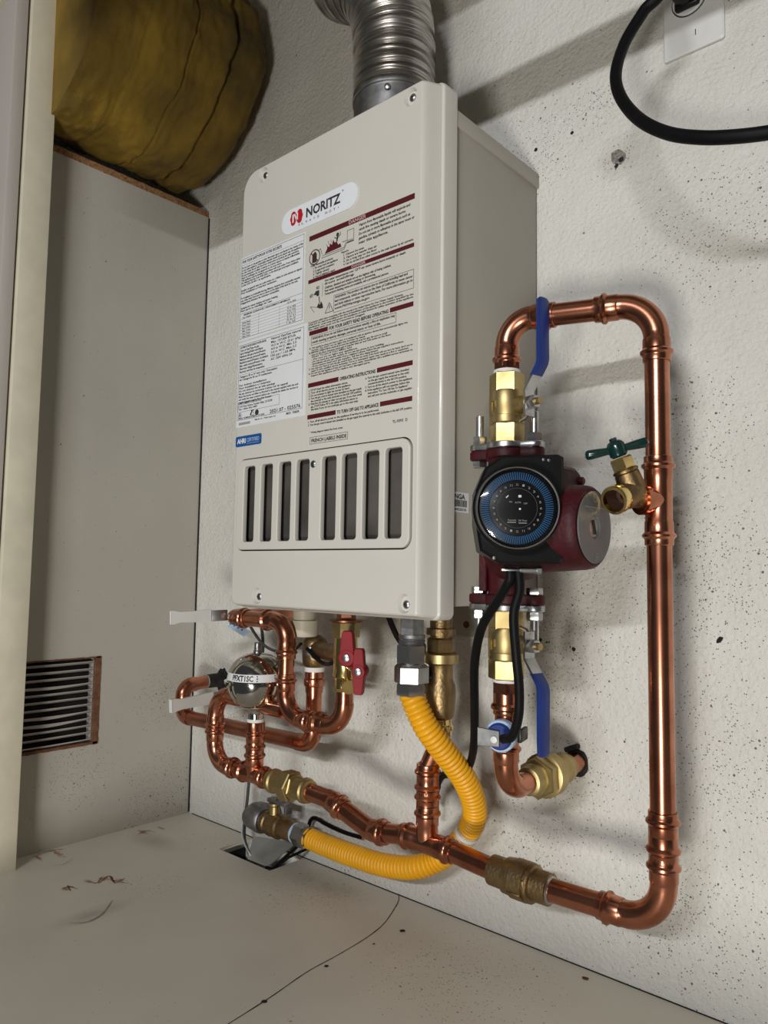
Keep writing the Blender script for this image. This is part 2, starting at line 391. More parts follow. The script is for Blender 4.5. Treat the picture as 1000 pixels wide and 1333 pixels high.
for i in range(n):
    for k in range(3): fs.append((i * 4 + k, i * 4 + k + 1, i * 4 + k + 5, i * 4 + k + 4))
obj('raw_edge', mb.add(vs, fs), 'particle', panel, 0)
obj('joint', MB().box((.0008, -.0012, ZP / 2), (.0022, .0022, ZP - .004)), 'near_black', panel, 0)
# grille in the opening
g = thing('vent_grille', 'brown edged vent opening with bent pale slats in left panel', 'vent', (0, gy1, gz0))
def rough_strip(y0, y1, z0, z1, seedv):
    mb = MB(); n = 22; vs = []; fs = []; vert = (z1 - z0) > (y1 - y0)
    for i in range(n + 1):
        t = i / n; e = .0014 * noise.noise(Vector((t * 14, seedv, 0))); e2 = .0008 * noise.noise(Vector((t * 19, seedv + 4, 0)))
        if vert: q = [(z0 + (z1 - z0) * t, y0 + e2, y1 + e)]; z, a, b_ = q[0]; ring = [(-.012, a, z), (.0012, a, z), (.0012, b_, z), (-.012, b_, z)]
        else: y = y0 + (y1 - y0) * t; ring = [(-.012, y, z0 + e), (.0012, y, z0 + e), (.0012, y, z1 + e2), (-.012, y, z1 + e2)]
        vs += ring
    for i in range(n):
        for k in range(4): fs.append((i * 4 + k, i * 4 + (k + 1) % 4, i * 4 + 4 + (k + 1) % 4, i * 4 + 4 + k))
    fs += [(3, 2, 1, 0), tuple(len(vs) - 4 + k for k in range(4))]
    return mb.add(vs, fs)
obj('frame_edge', rough_strip(gy1 - .0075, gy1 + .001, gz0 - .002, gz1 + .0015, 1), 'raw_edge', g, 0)
obj('frame_edge', rough_strip(gy0 - .002, gy1, gz0 - .0025, gz0 + .0015, 2), 'raw_edge', g, 0)
obj('frame_edge', rough_strip(gy0 - .002, gy1, gz1 - .001, gz1 + .0012, 3), 'raw_edge', g, 0)
obj('backing', MB().box((-.034, (gy0 + gy1) / 2, (gz0 + gz1) / 2), (.002, gy1 - gy0 + .03, gz1 - gz0 + .03)), 'dark', g, 0)
obj('slat_holder', MB().box((-.012, gy1 - .0085, (gz0 + gz1) / 2), (.012, .0015, gz1 - gz0 - .004)), 'slat', g, 0)
NS = 12
for i in range(NS):
    zc = gz1 - .006 - (gz1 - gz0 - .012) * i / (NS - 1); bend = {3: 1.5, 4: .3, 7: 1.7, 8: 1.9}.get(i, .4 + .2 * math.sin(i * 2.3))
    mb = MB(); vs = []; fs = []; n = 14
    for k in range(n + 1):
        t = k / n; y = gy0 + (gy1 - .008 - gy0) * t; w = .0009 + .0016 * bend * math.sin(PI * min(1, t * 1.15)) * (1 - .35 * t)
        z = zc - .0012 * bend * math.sin(PI * t); zf = z - w
        vs += [(-.004, y, z + w * .3), (-.003, y, zf), (-.0036, y, zf - .0006), (-.010, y, z - .0045)]
    for k in range(n):
        for q in range(4): fs.append((k * 4 + q, k * 4 + (q + 1) % 4, k * 4 + 4 + (q + 1) % 4, k * 4 + 4 + q))
    obj('slat', mb.add(vs, fs), 'slat', g)
# stile and open door at the far left, ceiling, far cupboard side, unseen shading rail above
struct('trim_1', MB().box((.0215, -.3305, .6), (.043, .041, 2.0), .0015), 'cream')
struct('door_1', MB().box((-.262, -.3635, .6), (.60, .019, 2.0), .0025), 'door_paint')
struct('ceiling', MB().box((.55, -.45, 1.60), (3.0, 1.1, .04)), 'door_paint', 0)
struct('wall_far_left', MB().box((-.62, -.18, .72), (.03, .42, 1.8)), 'panel', 0)
struct('shade_rail', MB().box((1.39, -.50, 1.047), (1.34, .02, .042)).box((.485, -.50, 1.303), (.47, .02, .554)).box((1.39, -.50, 1.37), (1.34, .02, .42)), 'cream', 0)  # out-of-view head rail, extended with added boards to shade the upper left wall

# ============================================================ INSULATED DUCT ROLL
roll = thing('insulated_duct', 'thick yellow fibreglass wrapped duct lying above the left panel', 'duct', (-.02, -.15, ZP))
mb = MB(); vs = []; fs = []; NY, NA = 110, 150
rc = Vector((.028, 0, 1.282)); RR = .177
for i in range(NY + 1):
    t = i / NY; y = -.318 + .300 * t
    end = max(0, (t - .86) / .14); rr = RR * (math.sqrt(max(0, 1 - (end ** 2) * .42))) 
    for crease, dep in ((.24, .003), (.50, .004), (.74, .011)):
        rr -= dep * math.exp(-((t - crease - .012 * math.sin(i)) / .012) ** 2)
    for k in range(NA):
        a = 2 * PI * k / NA; p = Vector((math.cos(a) * 1.3, y * 7, math.sin(a) * 1.3))
        r = rr + .012 * noise.noise(p * 1.6) + .005 * noise.noise(p * 4.2) + .0032 * noise.noise(p * 11) + .0016 * noise.noise(p * 26)
        zz = rc.z + r * math.sin(a)
        vs.append((rc.x + r * math.cos(a), y + .008 * noise.noise(Vector((a * 2, 3, 0))), max(zz, ZP + .006) if abs(math.cos(a) * r) < .03 else zz))
for i in range(NY):
    for k in range(NA): k2 = (k + 1) % NA; fs.append((i * NA + k, i * NA + k2, (i + 1) * NA + k2, (i + 1) * NA + k))
fs.append(tuple(range(NA))); fs.append(tuple(NY * NA + k for k in range(NA)))
obj('insulation', mb.add(vs, fs), 'fibre', roll, 60)

# ============================================================ WATER HEATER
X0, Z0, YF = .3839, .3766, -.213           # label plane origin
YL = -.192
zt = W(580, 103, YL).z; zb = W(574, 809, YL).z; xr = W(577, 450, YL).x; xl = X0 - .0125
def UV(px, py): p = W(px, py, YF); return p.x - X0, p.z - Z0
heater = thing('water_heater', 'large cream wall mounted water heater covered in printed labels', 'water heater', ((xl + xr) / 2, -.10, zb))
xb = xr - .003
body_zt, body_zb = W(582, 136, -.185).z, W(582, 791, -.185).z
mb = MB().box(((xl + .003 + xb) / 2, -.0945, (body_zt + body_zb) / 2), (xb - xl - .003, .183, body_zt - body_zb), .002)
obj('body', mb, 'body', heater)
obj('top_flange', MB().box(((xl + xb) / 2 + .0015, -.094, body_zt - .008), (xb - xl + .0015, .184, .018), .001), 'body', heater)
# front cover: rings of a rounded rectangle, plateau with a pocket for the louvre panel and cups for the screws
PU0, PU1, PV0, PV1 = .0095, .2868, .0712, .1812
uo0, uo1, vo0, vo1 = xl - X0, xr - X0, zb - Z0, zt - Z0
def to3(u, v, y): return (X0 + u, y, Z0 + v)
bm = bmesh.new()
def loop(pts, y): return [bm.verts.new(to3(u, v, y)) for u, v in pts]
def bridge(a, b):
    n = len(a)
    for k in range(n): bm.faces.new((a[k], a[(k + 1) % n], b[(k + 1) % n], b[k]))
prev = None
CO = (.014, .008, .008, .030)
for ins, insv, y in ((.003, .003, -.168), (0, 0, -.171), (0, 0, -.189), (.0008, .0006, -.1915), (.002, .0012, -.1925), (.0035, .0016, -.1930), (.0055, .0022, -.1965), (.0085, .003, -.2035), (.0108, .0038, -.2085), (.0130, .005, -.2118), (.0150, .0065, -.213)):
    l = loop(rrect(uo0 + ins, uo1 - ins, vo0 + insv, vo1 - insv, 0, 8, tuple(max(.003, c - (ins + insv) / 2 * .5) for c in CO)), y)
    if prev: bridge(prev, l)
    prev = l
G = .0016
pk = rrect(PU0 - G, PU1 + G, PV0 - G, PV1 + G, .013, 8)
p1 = loop(pk, YF); p2 = loop(pk, YF + .012); bridge(p1, p2); bm.faces.new(p2)
SCREWS = [(.2790, vo1 - .016), (.0400, vo1 - .016), (.0505, vo0 + .0155), (.2790, vo0 + .0155)]
edges = []
def ring_edges(l): 
    return [bm.edges.get((l[k], l[(k + 1) % len(l)])) for k in range(len(l))]
edges += ring_edges(prev) + ring_edges(p1)
for (u, v) in SCREWS:
    sg = 1 if v > .3 else -1
    def cup(rw, off): return [(u + rw * math.cos(t), v + off + rw * (1.25 if math.sin(t) * -sg > 0 else 1.0) * math.sin(t)) for t in [2 * PI * k / 18 for k in range(18)]]
    a = loop(cup(.0088, 0), YF); b = loop(cup(.0078, 0), YF + .0015); c = loop(cup(.0066, 0), YF + .0045); bridge(a, b); bridge(b, c); bm.faces.new(c); edges += ring_edges(a)
bmesh.ops.triangle_fill(bm, edges=edges, use_beauty=True, normal=(0, -1, 0))
bmesh.ops.recalc_face_normals(bm, faces=bm.faces)
bm.verts.index_update(); mb = MB().add([v.co.copy() for v in bm.verts], [[v.index for v in f.verts] for f in bm.faces]); bm.free()
cover = obj('front_cover', mb, 'enamel', heater, 28)
for (u, v) in SCREWS:
    c = to3(u, v, YF + .0044); s = obj('screw', MB().lathe([(0, .0042), (.0010, .0041), (.0019, .0030), (.0022, .0012), (.0022, 0.0)], c, (0, -1, 0), 16), 'grey_nut', cover)
    obj('screw_slot', MB().box((c[0], c[1] - .0022, c[2]), (.0036, .0004, .0007)).box((c[0], c[1] - .0022, c[2]), (.0007, .0004, .0036)), 'ink', s, 0)
# louvre panel with eight slots
def curve_plate(outer, holes, y, th, bev, name, m, parent):
    cu = bpy.data.curves.new('tmp', 'CURVE'); cu.dimensions = '2D'; cu.fill_mode = 'BOTH'; cu.extrude = th; cu.bevel_depth = bev; cu.bevel_resolution = 2; cu.offset = -bev
    for lp in [outer] + holes:
        sp = cu.splines.new('POLY'); sp.points.add(len(lp) - 1); sp.use_cyclic_u = True
        for q, (u, v) in zip(sp.points, lp): q.co = (u, v, 0, 1)
    t = bpy.data.objects.new('tmp', cu); COL.objects.link(t); dg = bpy.context.evaluated_depsgraph_get()
    me = bpy.data.meshes.new_from_object(t.evaluated_get(dg)); bpy.data.objects.remove(t); bpy.data.curves.remove(cu)
    mb = MB().add([to3(v.co.x, v.co.y, y - v.co.z) for v in me.vertices], [list(p.vertices) for p in me.polygons]); bpy.data.meshes.remove(me)
    return obj(name, mb, m, parent, 35)
SL = [(.0232, .0441), (.0556, .0768), (.0878, .1094), (.1185, .1404), (.1602, .183), (.1912, .214), (.2228, .2455), (.2539, .2765)]
louv = curve_plate(rrect(PU0, PU1, PV0, PV1, .0115, 8), [rrect(a, b, .0808, .1726, .0038, 5) for a, b in SL], YF + .0005, .0022, .0012, 'louvre_panel', 'enamel', heater)
obj('slot_backing', MB().box(to3((PU0 + PU1) / 2, (PV0 + PV1) / 2, YF + .0105), (PU1 - PU0 - .002, .0012, PV1 - PV0 - .002)), 'inner', louv, 0)
c = to3(.1475, .1655, YF - .0028); obj('screw', MB().lathe([(0, .0042), (.0010, .0041), (.0019, .0030), (.0022, .0010), (.0022, 0)], c, (0, -1, 0), 16), 'grey_nut', louv)

# ---- printing
def textmesh(body, bold=0.):
    cu = bpy.data.curves.new('t', 'FONT'); cu.body = body; cu.size = 1; cu.resolution_u = 2; cu.offset = bold
    t = bpy.data.objects.new('t', cu); COL.objects.link(t); dg = bpy.context.evaluated_depsgraph_get()
    me = bpy.data.meshes.new_from_object(t.evaluated_get(dg)); bpy.data.objects.remove(t); bpy.data.curves.remove(cu)
    vs = [v.co.copy() for v in me.vertices]; fs = [list(p.vertices) for p in me.polygons]; bpy.data.meshes.remove(me)
    return vs, fs
class Print:
    """flat print collected per ink on one plane; frame(u, v) -> point"""
    def __init__(s, frame): s.frame = frame; s.ink = {}
    def mb(s, m): return s.ink.setdefault(m, MB())
    def text(s, body, u0, u1, v, h, m='ink', bold=0., asp=None):
        """fit the line into u0..u1 with cap height h; asp: natural width, no fitting"""
        vs, fs = textmesh(body, bold)
        if not vs: return
        x0 = min(p.x for p in vs); x1 = max(p.x for p in vs); k = h / .70
        sx = (u1 - u0) / (x1 - x0) if asp is None else k * asp
        s.mb(m).add([s.frame(u0 + (p.x - x0) * sx, v + p.y * k) for p in vs], fs)
    def para(s, lines, u0, u1, v, pitch, h, m='ink', bold=0.):
        mx = max(len(l) for l in lines)
        for i, l in enumerate(lines):
            if l.strip(): s.text(l.strip(), u0 + (.0 if not l.startswith(' ') else .004), u0 + (u1 - u0) * (.25 + .75 * len(l) / mx if len(l) < mx * .97 else 1), v - pitch * i, h, m, bold)
    def bar(s, u0, u1, v0, v1): obj('header_bar', MB().add([s.frame(u0, v0), s.frame(u1, v0), s.frame(u1, v1), s.frame(u0, v1)], [(0, 1, 2, 3)]), 'maroon', cover, 0)
    def rect(s, u0, u1, v0, v1, m='ink'): s.mb(m).add([s.frame(u0, v0), s.frame(u1, v0), s.frame(u1, v1), s.frame(u0, v1)], [(0, 1, 2, 3)])
    def frame_(s, u0, u1, v0, v1, w=.0004, m='ink'):
        s.rect(u0, u1, v0, v0 + w, m); s.rect(u0, u1, v1 - w, v1, m); s.rect(u0, u0 + w, v0, v1, m); s.rect(u1 - w, u1, v0, v1, m)
    def poly(s, pts, m='ink'): s.mb(m).add([s.frame(*p) for p in pts], [tuple(range(len(pts)))])
    def disc(s, u, v, r, m='ink', n=20): s.poly([(u + r * math.cos(2 * PI * k / n), v + r * math.sin(2 * PI * k / n)) for k in range(n)], m)
    def ring(s, u, v, r, w, m='ink', n=24):
        for k in range(n):
            a, b = 2 * PI * k / n, 2 * PI * (k + 1) / n
            s.poly([(u + r * math.cos(a), v + r * math.sin(a)), (u + r * math.cos(b), v + r * math.sin(b)), (u + (r - w) * math.cos(b), v + (r - w) * math.sin(b)), (u + (r - w) * math.cos(a), v + (r - w) * math.sin(a))], m)
    def line(s, a, b, w, m='ink'):
        a, b = Vector(a), Vector(b); d = (b - a).normalized(); n = Vector((-d.y, d.x)) * w / 2
        s.poly([a - n, b - n, b + n, a + n], m)
    def build(s, parent, name='printing'):
        for m, mb in s.ink.items(): obj(name, mb, m, parent, 0)
def front(eps): return lambda u, v: to3(u, v, YF - eps)
# right-hand printed block, straight on the cover
P = Print(front(.00025)); A, B = .1288, .2868
def dbar(v, h, word, u0, u1):
    P.rect(A + .001, u0, v, v + h, 'maroon'); P.rect(u0, u1, v, v + h, 'maroon'); P.rect(u1, B, v, v + h, 'maroon')
P.bar(A, B, .4275, .4335); P2 = Print(front(.0004)); P2.text('DANGER', .193, .219, .4285, .0042, 'pink_ink', .02)
P.para(['Vapors from flammable liquids will explode and', 'catch fire causing death or severe burns.', 'Do not use or store flammable products such as', 'gasoline, solvents or adhesives in the same room or', 'near this appliance.'], .2085, B, .4218, .0050, .0029, bold=.028)
# pictogram: crossed can, flames, person, heater
u, v = .1385, .4065; P.ring(u, v, .0092, .0012, 'maroon'); P.poly([(u - .004, v - .0065), (u + .0035, v - .0065), (u + .0035, v + .003), (u + .001, v + .0065), (u - .002, v + .005), (u - .004, v + .003)]); P2.line((u - .006, v + .006), (u + .006, v - .006), .0012, 'maroon')
fl = [(.155, .4055), (.159, .4105), (.1595, .4135), (.1625, .4115), (.1635, .4155), (.167, .413), (.1685, .4185), (.1715, .414), (.174, .4155), (.1765, .4105), (.18, .411), (.182, .4065)]
P.poly(fl, 'maroon')
for q in ((.158, .416), (.1605, .419), (.1645, .4195)): P.line(q, (q[0] + .0018, q[1] - .0045), .0005, 'maroon')
P.disc(.1755, .4225, .0022); P.line((.1755, .4205), (.1745, .415), .0022); P.line((.1745, .418), (.1705, .4205), .0009); P.line((.1755, .4185), (.1800, .4215), .0009); P.line((.1800, .4215), (.1795, .4245), .0008)
P.line((.1455, .4125), (.148, .414), .0006); P.line((.148, .414), (.151, .4065), .0006); P.line((.151, .4045), (.186, .4045), .0006); P.line((.150, .4020), (.186, .4025), .0006); P.line((.186, .4025), (.1905, .409), .0006); P.line((.186, .4045), (.189, .410), .0006)
P.frame_(.1905, .2010, .4105, .4225, .0005); P.rect(.1905, .2010, .4080, .4095); P.line((.183, .4115), (.1905, .4115), .0006)
P.para(['Keep flammable products:', ' 1. Far away from the appliance', ' 2. In approved containers', ' 3. Tightly closed', " 4. Out of children's reach"], .1325, .1765, .3960, .0036, .0023, bold=.028)
P.text('Vapors:', .1815, .1935, .3985, .0023, bold=.028)
for i, (t, w) in enumerate((('1. Cannot be seen', .031), ('2. Vapors are heavier than air', .050), ('3. Go a long way on the floor', .050), ('4. Can be carried from other rooms to the main burner by air currents', .100))):
    P.text(t, .1855, .1855 + w, .3947 - .0036 * i, .0023, bold=.028)
P.bar(A, B, .3768, .3812); P2.build(cover); P2 = Print(front(.0004)); P2.text('DANGER', .1985, .2195, .3775, .0029, 'pink_ink', .02)
P.para(['Hot water temperatures over 125°F can cause severe burns instantly or death', 'from scalding.'], .1565, .2755, .3728, .0037, .0025, bold=.028)
P.para(['Children, disabled and elderly are at the highest risk of being scalded.', 'Feel water temperature before bathing or showering.', 'Temperature limiting valves are available, ask a professional person.'], .1565, .2560, .3645, .0037, .0025, bold=.028)
P.text('HOT', .1320, .1375, .3595, .0040, bold=.03); P.text('HO', .1425, .1475, .367, .0036, bold=.03)
P.poly([(.138, .3615), (.142, .3655), (.1475, .3655), (.1475, .3595), (.145, .3585), (.142, .361)]); P.line((.1475, .358), (.1485, .350), .0012, 'maroon')
P.poly([(.144, .346), (.147, .3505), (.149, .348), (.151, .3515), (.1535, .3475), (.1545, .343), (.149, .3435)]); P.line((.133, .349), (.144, .346), .0005); P.line((.133, .349), (.140, .341), .0005); P.line((.153, .372), (.153, .357), .0004)
P.line((.158, .336), (.1645, .347), .0007); P.line((.1645, .347), (.171, .336), .0007); P.line((.158, .336), (.171, .336), .0007); P.rect(.1641, .1650, .3398, .3440); P.rect(.1641, .1650, .3380, .3388)
P.frame_(.1715, B, .3335, .3535, .0004)
P.para(['WARNING: This product can expose you to chemicals including lead and', 'lead compounds, which are known to the State of California to cause cancer', 'and birth defects or other reproductive harm. For more information go to', 'www.P65Warnings.ca.gov'], .1730, .2855, .3495, .0042, .0027, bold=.028)
P.para(['A pressure relief valve complying with the standard for Relief Valves for Hot Water Supply Systems,', 'ANSI Z21.22, shall be installed at the time of installation of the appliance in the location specified by the', 'manufacturer. Local codes shall govern the installation of relief devices for safety operation of the appliance.', 'The relief valve must not be removed or plugged.'], .1305, B, .3310 - .0015, .0028, .0019, bold=.028)
def hbar(v, h, u1, u2, word):
    P.bar(.1325, u1, v, v + h); P.bar(u2, B, v, v + h); P.text(word, u1 + .002, u2 - .002, v + .0004, h * .74, bold=.035)
hbar(.3150, .0050, .1628, .2553, 'FOR YOUR SAFETY READ BEFORE OPERATING')
P.frame_(.1360, .2640, .3030, .3135, .0004)
P.para(['WARNING: If you do not follow these instructions exactly, a fire or explosion may', 'result causing property damage, personal injury or loss of life.'], .1375, .2625, .3095, .0042, .0026, bold=.028)
P.para(['A. This appliance does not have a pilot. It is equipped with an ignition device that automatically lights the', '   burner. Do NOT try to light the burner by hand.', 'B. BEFORE OPERATING smell all around the appliance area for gas. Be sure to smell', '   next to the floor because some gas is heavier than air and will settle on the floor.', '   WHAT TO DO IF YOU SMELL GAS', '   - Do not try to light any appliance.', '   - Do not touch any electric switch; do not use any phone in your building.', "   - Immediately call your gas supplier from a neighbor's phone. Follow the gas supplier's instructions.", '   - If you cannot reach your gas supplier, call the fire department.', "C. Use only your hand to turn the gas control knob. Never use tools. If the knob will not turn by hand, don't try to", '   repair it; call a qualified service technician. Force or attempted repair may result in a fire or explosion.', 'D. Do not use this appliance if any part has been under water. Immediately call a qualified service technician to', '   inspect the appliance and to replace any damaged parts.'], .1330, .2865, .2990, .00268, .0018, bold=.028)
hbar(.2545, .0050, .1815, .2384, 'OPERATING INSTRUCTIONS')
P.para(['1. STOP! Read the safety information above.', '2. Turn off all electric power to the appliance.', '3. Do not attempt to light the burner by hand.', '4. Turn the gas control manual valve (installed on the gas supply', '   line external to the unit) clockwise to the full OFF position.', '5. Wait five (5) minutes to clear out any gas. If you then smell', '   gas, STOP! Follow "B" in the safety information above on', '   this label. If you do not smell gas, go to the next step.'], .1340, .2170, .2500, .0032, .0021, bold=.028)
P.para(['6. Turn the gas control manual valve (installed', '   on the gas supply line external to the unit)', '   counterclockwise to the full ON position.', '7. Turn on all the electric power to the appliance.', '8. If the appliance will not operate, follow the', '   instructions "To Turn Off Gas To Appliance"', '   and call your service technician or gas supplier.'], .2220, .2868, .2500, .0033, .0021, bold=.028)
hbar(.2180, .0050, .1780, .2435, 'TO TURN OFF GAS TO APPLIANCE')
P.para(['1. Turn off all electric power to the appliance if service is to be performed.', '2. Turn the gas control manual valve (installed on the gas supply line external to the unit) clockwise to the full OFF position.'], .1340, .2868, .2138, .0036, .0022, bold=.028)
P.text('* Wiring diagram behind the front cover.', .1370, .1900, .2015, .0020, bold=.028)
P.frame_(.1375, .1975, .1890, .1970, .0004); P.text('FRENCH LABELS INSIDE', .1400, .1955, .1910, .0038, bold=.028)
P.text('TL-9393  D', .2610, .2810, .1985, .0028, bold=.02)
P.build(cover); P2.build(cover)
# badge
def plate(poly, eps, th, name, m, parent): return obj(name, MB().prism([(p[0], p[1]) for p in poly], to3(0, 0, YF - eps), (1, 0, 0), (0, 0, 1), (0, -th, 0)), m, parent, 0)
bu0, bu1, bv = .0800, .2068, .4615; hb = .0150
badge = plate(rrect(bu0, bu1, bv - hb, bv + hb, hb * .985, 10), -.0004, .0016, 'badge', 'badge', cover)
P = Print(front(.0014)); PT = Print(front(.0016))
eu, ev = .1065, .4635
LB = [(du, dv) for du in (-.0055, .0055) for dv in (-.0042, .0042)] + [(-.0068, 0), (.0068, 0), (-.002, 0), (.002, 0)]
em = []
for k in range(72):
    a = 2 * PI * k / 72; best = 0
    for du, dv in LB:
        bq = du * math.cos(a) + dv * math.sin(a); cq = du * du + dv * dv - .0044 ** 2; dq = bq * bq - cq
        if dq > 0: best = max(best, bq + math.sqrt(dq))
    em.append((eu + best * math.cos(a), ev + best * math.sin(a)))
P.poly(em, 'red_ink')
PT.poly([(eu - .0070, ev - .0050), (eu - .0045, ev - .0050), (eu - .0045, ev + .0012), (eu - .0045, ev + .0050), (eu - .0070, ev + .0050)], 'white_ink')
PT.poly([(eu - .0047, ev + .0050), (eu - .0022, ev + .0050), (eu + .0030, ev - .0050), (eu + .0005, ev - .0050)], 'white_ink'); PT.rect(eu + .0008, eu + .0030, ev - .0050, ev + .0050, 'white_ink')
P.text('NORITZ', .1235, .1800, .4580, .0110, 'ink', .03); P.ring(.1835, .4705, .0011, .0005)
P.text('A', .1100, .1130, .4515, .0027); 
for i, ch in enumerate('LWAYS HOT'):
    if ch != ' ': P.text(ch, .1160 + i * .0066, .1193 + i * .0066, .4515, .0030)
P.disc(.1770, .4530, .0006)
P.build(badge); PT.build(badge)
# white data labels on the left
la = plate(rrect(.0012, .1220, .3335, .4420, .001, 2), 0, .0003, 'label_sheet', 'label', cover)
P = Print(front(.0005)); a, b_ = .0035, .1185
P.frame_(.0025, .1200, .3365, .4400, .0004); P.rect(.0025, .1200, .4318, .4321)
P.text('FOR YOUR SAFETY/POUR VOTRE SECURITE', .0045, .0800, .4345, .0033, bold=.028)
P.para(['Do not store or use gasoline or other flammable vapors and liquids in the vicinity of this', 'or any other appliance. Combustible materials should not be placed near the appliance or', 'its vent. Keep the air inlet free from obstruction at all times for safe operation.', 'Ne pas entreposer ni utiliser d essence ou d autres vapeurs ou liquides inflammables', 'dans le voisinage de cet appareil ou de tout autre.', 'This appliance must be installed in accordance with local codes. If not, follow either', 'the National Fuel Gas Code ANSI Z223.1 or the natural gas and propane installation', 'code CSA B149.1 as applicable.', '', 'Installer cet appareil selon les codes locaux ou, a defaut, le code national en vigueur.', 'Pour installation a l interieur seulement.', '', 'For installation on combustible flooring. Minimum clearance from combustible material:', 'top, sides, back, front and vent as shown in the table of this label for the unit.', 'Degagements minimaux des materiaux combustibles', '', 'Suitable for water heating and space heating.', 'Peut servir au chauffage de l eau.'], a, b_, .4275, .0033, .0023, bold=.028)
P.frame_(.0025, .1200, .3365, .3690, .0003); P.text('MINIMUM CLEARANCES / DEGAGEMENTS MINIMAUX', .0100, .0980, .3655, .0022, bold=.028)
for i in range(7): P.rect(.0025, .1200, .3618 - .0036 * i, .3620 - .0036 * i); P.text(('Top / Dessus', 'Bottom / Dessous', 'Front / Avant', 'Back / Arriere', 'Sides / Cotes', 'Vent / Event', 'Other / Autre')[i], .0075, .0240, .3592 - .0036 * i + (0 if i else .003), .0021, bold=.015); P.text(('12 in 305', '12 in 305', '4 in 102', '0.5 in 13', '2 in 51', '0 in 0', '1 in 25')[i], .0930, .1080, .3592 - .0036 * i + (0 if i else .003), .0021, bold=.015)
P.rect(.0400, .0402, .3365, .3620); P.rect(.0790, .0792, .3365, .3620); P.build(la)
lb = plate(rrect(.0012, .1285, .2235, .3315, .001, 2), 0, .0003, 'label_sheet', 'label', cover)
P = Print(front(.0005)); P.frame_(.0030, .1235, .2325, .3280, .0004)
P.para(['AUTOMATIC INSTANTANEOUS WATER HEATER', 'Type of Gas/Type de gaz', 'Input Rating/Debit calorifique', 'Maximum inlet gas pressure/Pression', 'Minimum inlet gas pressure/Pression', 'Manifold pressure/Pression a la tubulure', 'Max. water pressure/Pression d eau', 'Electrical rating/Alimentation', 'Recovery rate/Taux de recuperation'], .0050, .0600, .3238, .0039, .0025, bold=.028)
P.para(['Natural Gas/Gaz naturel', 'Max. 157,000 BTU/h', '10.5 in W.C. (2.61 kPa)', '4.0 in W.C. Min 3.5', '2.6 in W.C. Max 2.2', '150 psi / 1.03 MPa', 'AC 120V 60Hz 2A'], .0650, .1180, .3238, .0042, .0027, bold=.02)
P.rect(.0030, .1235, .2898, .2901)
P.para(['Category III or IV vent only / Evacuation', 'de Categorie III ou IV seulement', '', 'For indoor installation', 'Pour installation a l interieur', 'Do not obstruct the air inlet openings', 'Ne pas obstruer les ouvertures d entree d air de l appareil', 'Rinse the burner and filter as directed in the manual supplied with the unit', 'and verify the water pressure before use. Consult the dealer for service or', 'replacement parts for this heater.'], .0050, .1160, .2862, .0036, .0023, bold=.028)
P.frame_(.0040, .0830, .2425, .2550, .0003)
P.para(['NORITZ AMERICA CORPORATION', '11160 Grace Avenue, Fountain Valley, CA 92708', 'Tel. 1-866-766-7489'], .0050, .0700, .2520, .0035, .0024, bold=.02)
P.ring(.0080, .2385, .0034, .0005); P.poly([(.006, .2365), (.008, .2415), (.010, .2365), (.008, .238)]); P.poly([(.028, .2370), (.031, .2415), (.033, .2415), (.030, .2360)]); P.ring(.0330, .2380, .0026, .0006); P.disc(.0415, .2385, .0036); P.rect(.0300, .0360, .2415, .2428)
P.text('SERIAL NUMBER/NUMERO DE SERIE', .0050, .0560, .2335, .0021, bold=.015); P.text('2021.07 - 025576', .0660, .1205, .2340, .0042, bold=.02)
P.text('Made in / Fabrique au', .0380, .0770, .2288, .0019, bold=.015); P.text('M/D  FIBER', .0960, .1190, .2283, .0027, bold=.02)
P.rect(.0065, .0290, .2262, .2292, 'grey_ink'); P.build(lb)
bl = plate(rrect(.0012, .0515, .1990, .2120, .0025, 4), 0, .0003, 'certification_sticker', 'blue_ink', cover)
P = Print(front(.0005)); P.text('AHRI', .0045, .0215, .2030, .0058, 'white_ink', .04); P.text('CERTIFIED', .0235, .0475, .2040, .0045, 'lblue', .01); P.rect(.0235, .0475, .2017, .2021, 'lblue'); P.build(bl)
# barcode sticker on the right flank
sp = WX(599, 654, xb); st = obj('barcode_sticker', MB().box((xb + .0002, sp.y, sp.z), (.0004, .030, .021)), 'label', heater, 0)
def side(eps): return lambda u, v: (xb + .0004 + eps, sp.y + u, sp.z + v)
P = Print(side(.0002)); P.text('NGA', -.010, .008, .0035, .0050, 'ink', .03)
x = -.011
while x < .011: w = random.choice((.0006, .0010, .0014)); P.rect(x, x + w, -.0045, .0025); x += w + random.choice((.0006, .0009))
P.text('0425510', -.010, .010, -.0085, .0024, 'ink', .02); P.build(st)
# sundries under and behind
bk0, bk1 = W(560, 828, -.002), W(641, 785, -.002)
mb = MB().prism(rrect(bk0.x, bk1.x, W(620, 829, 0).z, body_zb + .02, .003), (0, -.0002, 0), (1, 0, 0), (0, 0, 1), (0, -.0025, 0))
br = obj('mounting_bracket', mb, 'body', heater, 30)
for hx0, hy0, mm in ((597, 802, 'body'), (607, 813, 'rust'), (619, 803, 'body')):
    p = W(hx0, hy0, -.0027); obj('bracket_hole', MB().lathe([(0, .0046), (.0003, .0044)], p, (0, -1, 0), 14), mm, br, 0)
pc = W(396, 815, -.09); obj('drain_cap', MB().lathe([(-.024, .0155), (-.008, .0155), (-.008, .0185), (.012, .0182), (.0135, .017)], (pc.x, pc.y, pc.z), (0, 0, -1), 26), 'cream_plastic', heater)

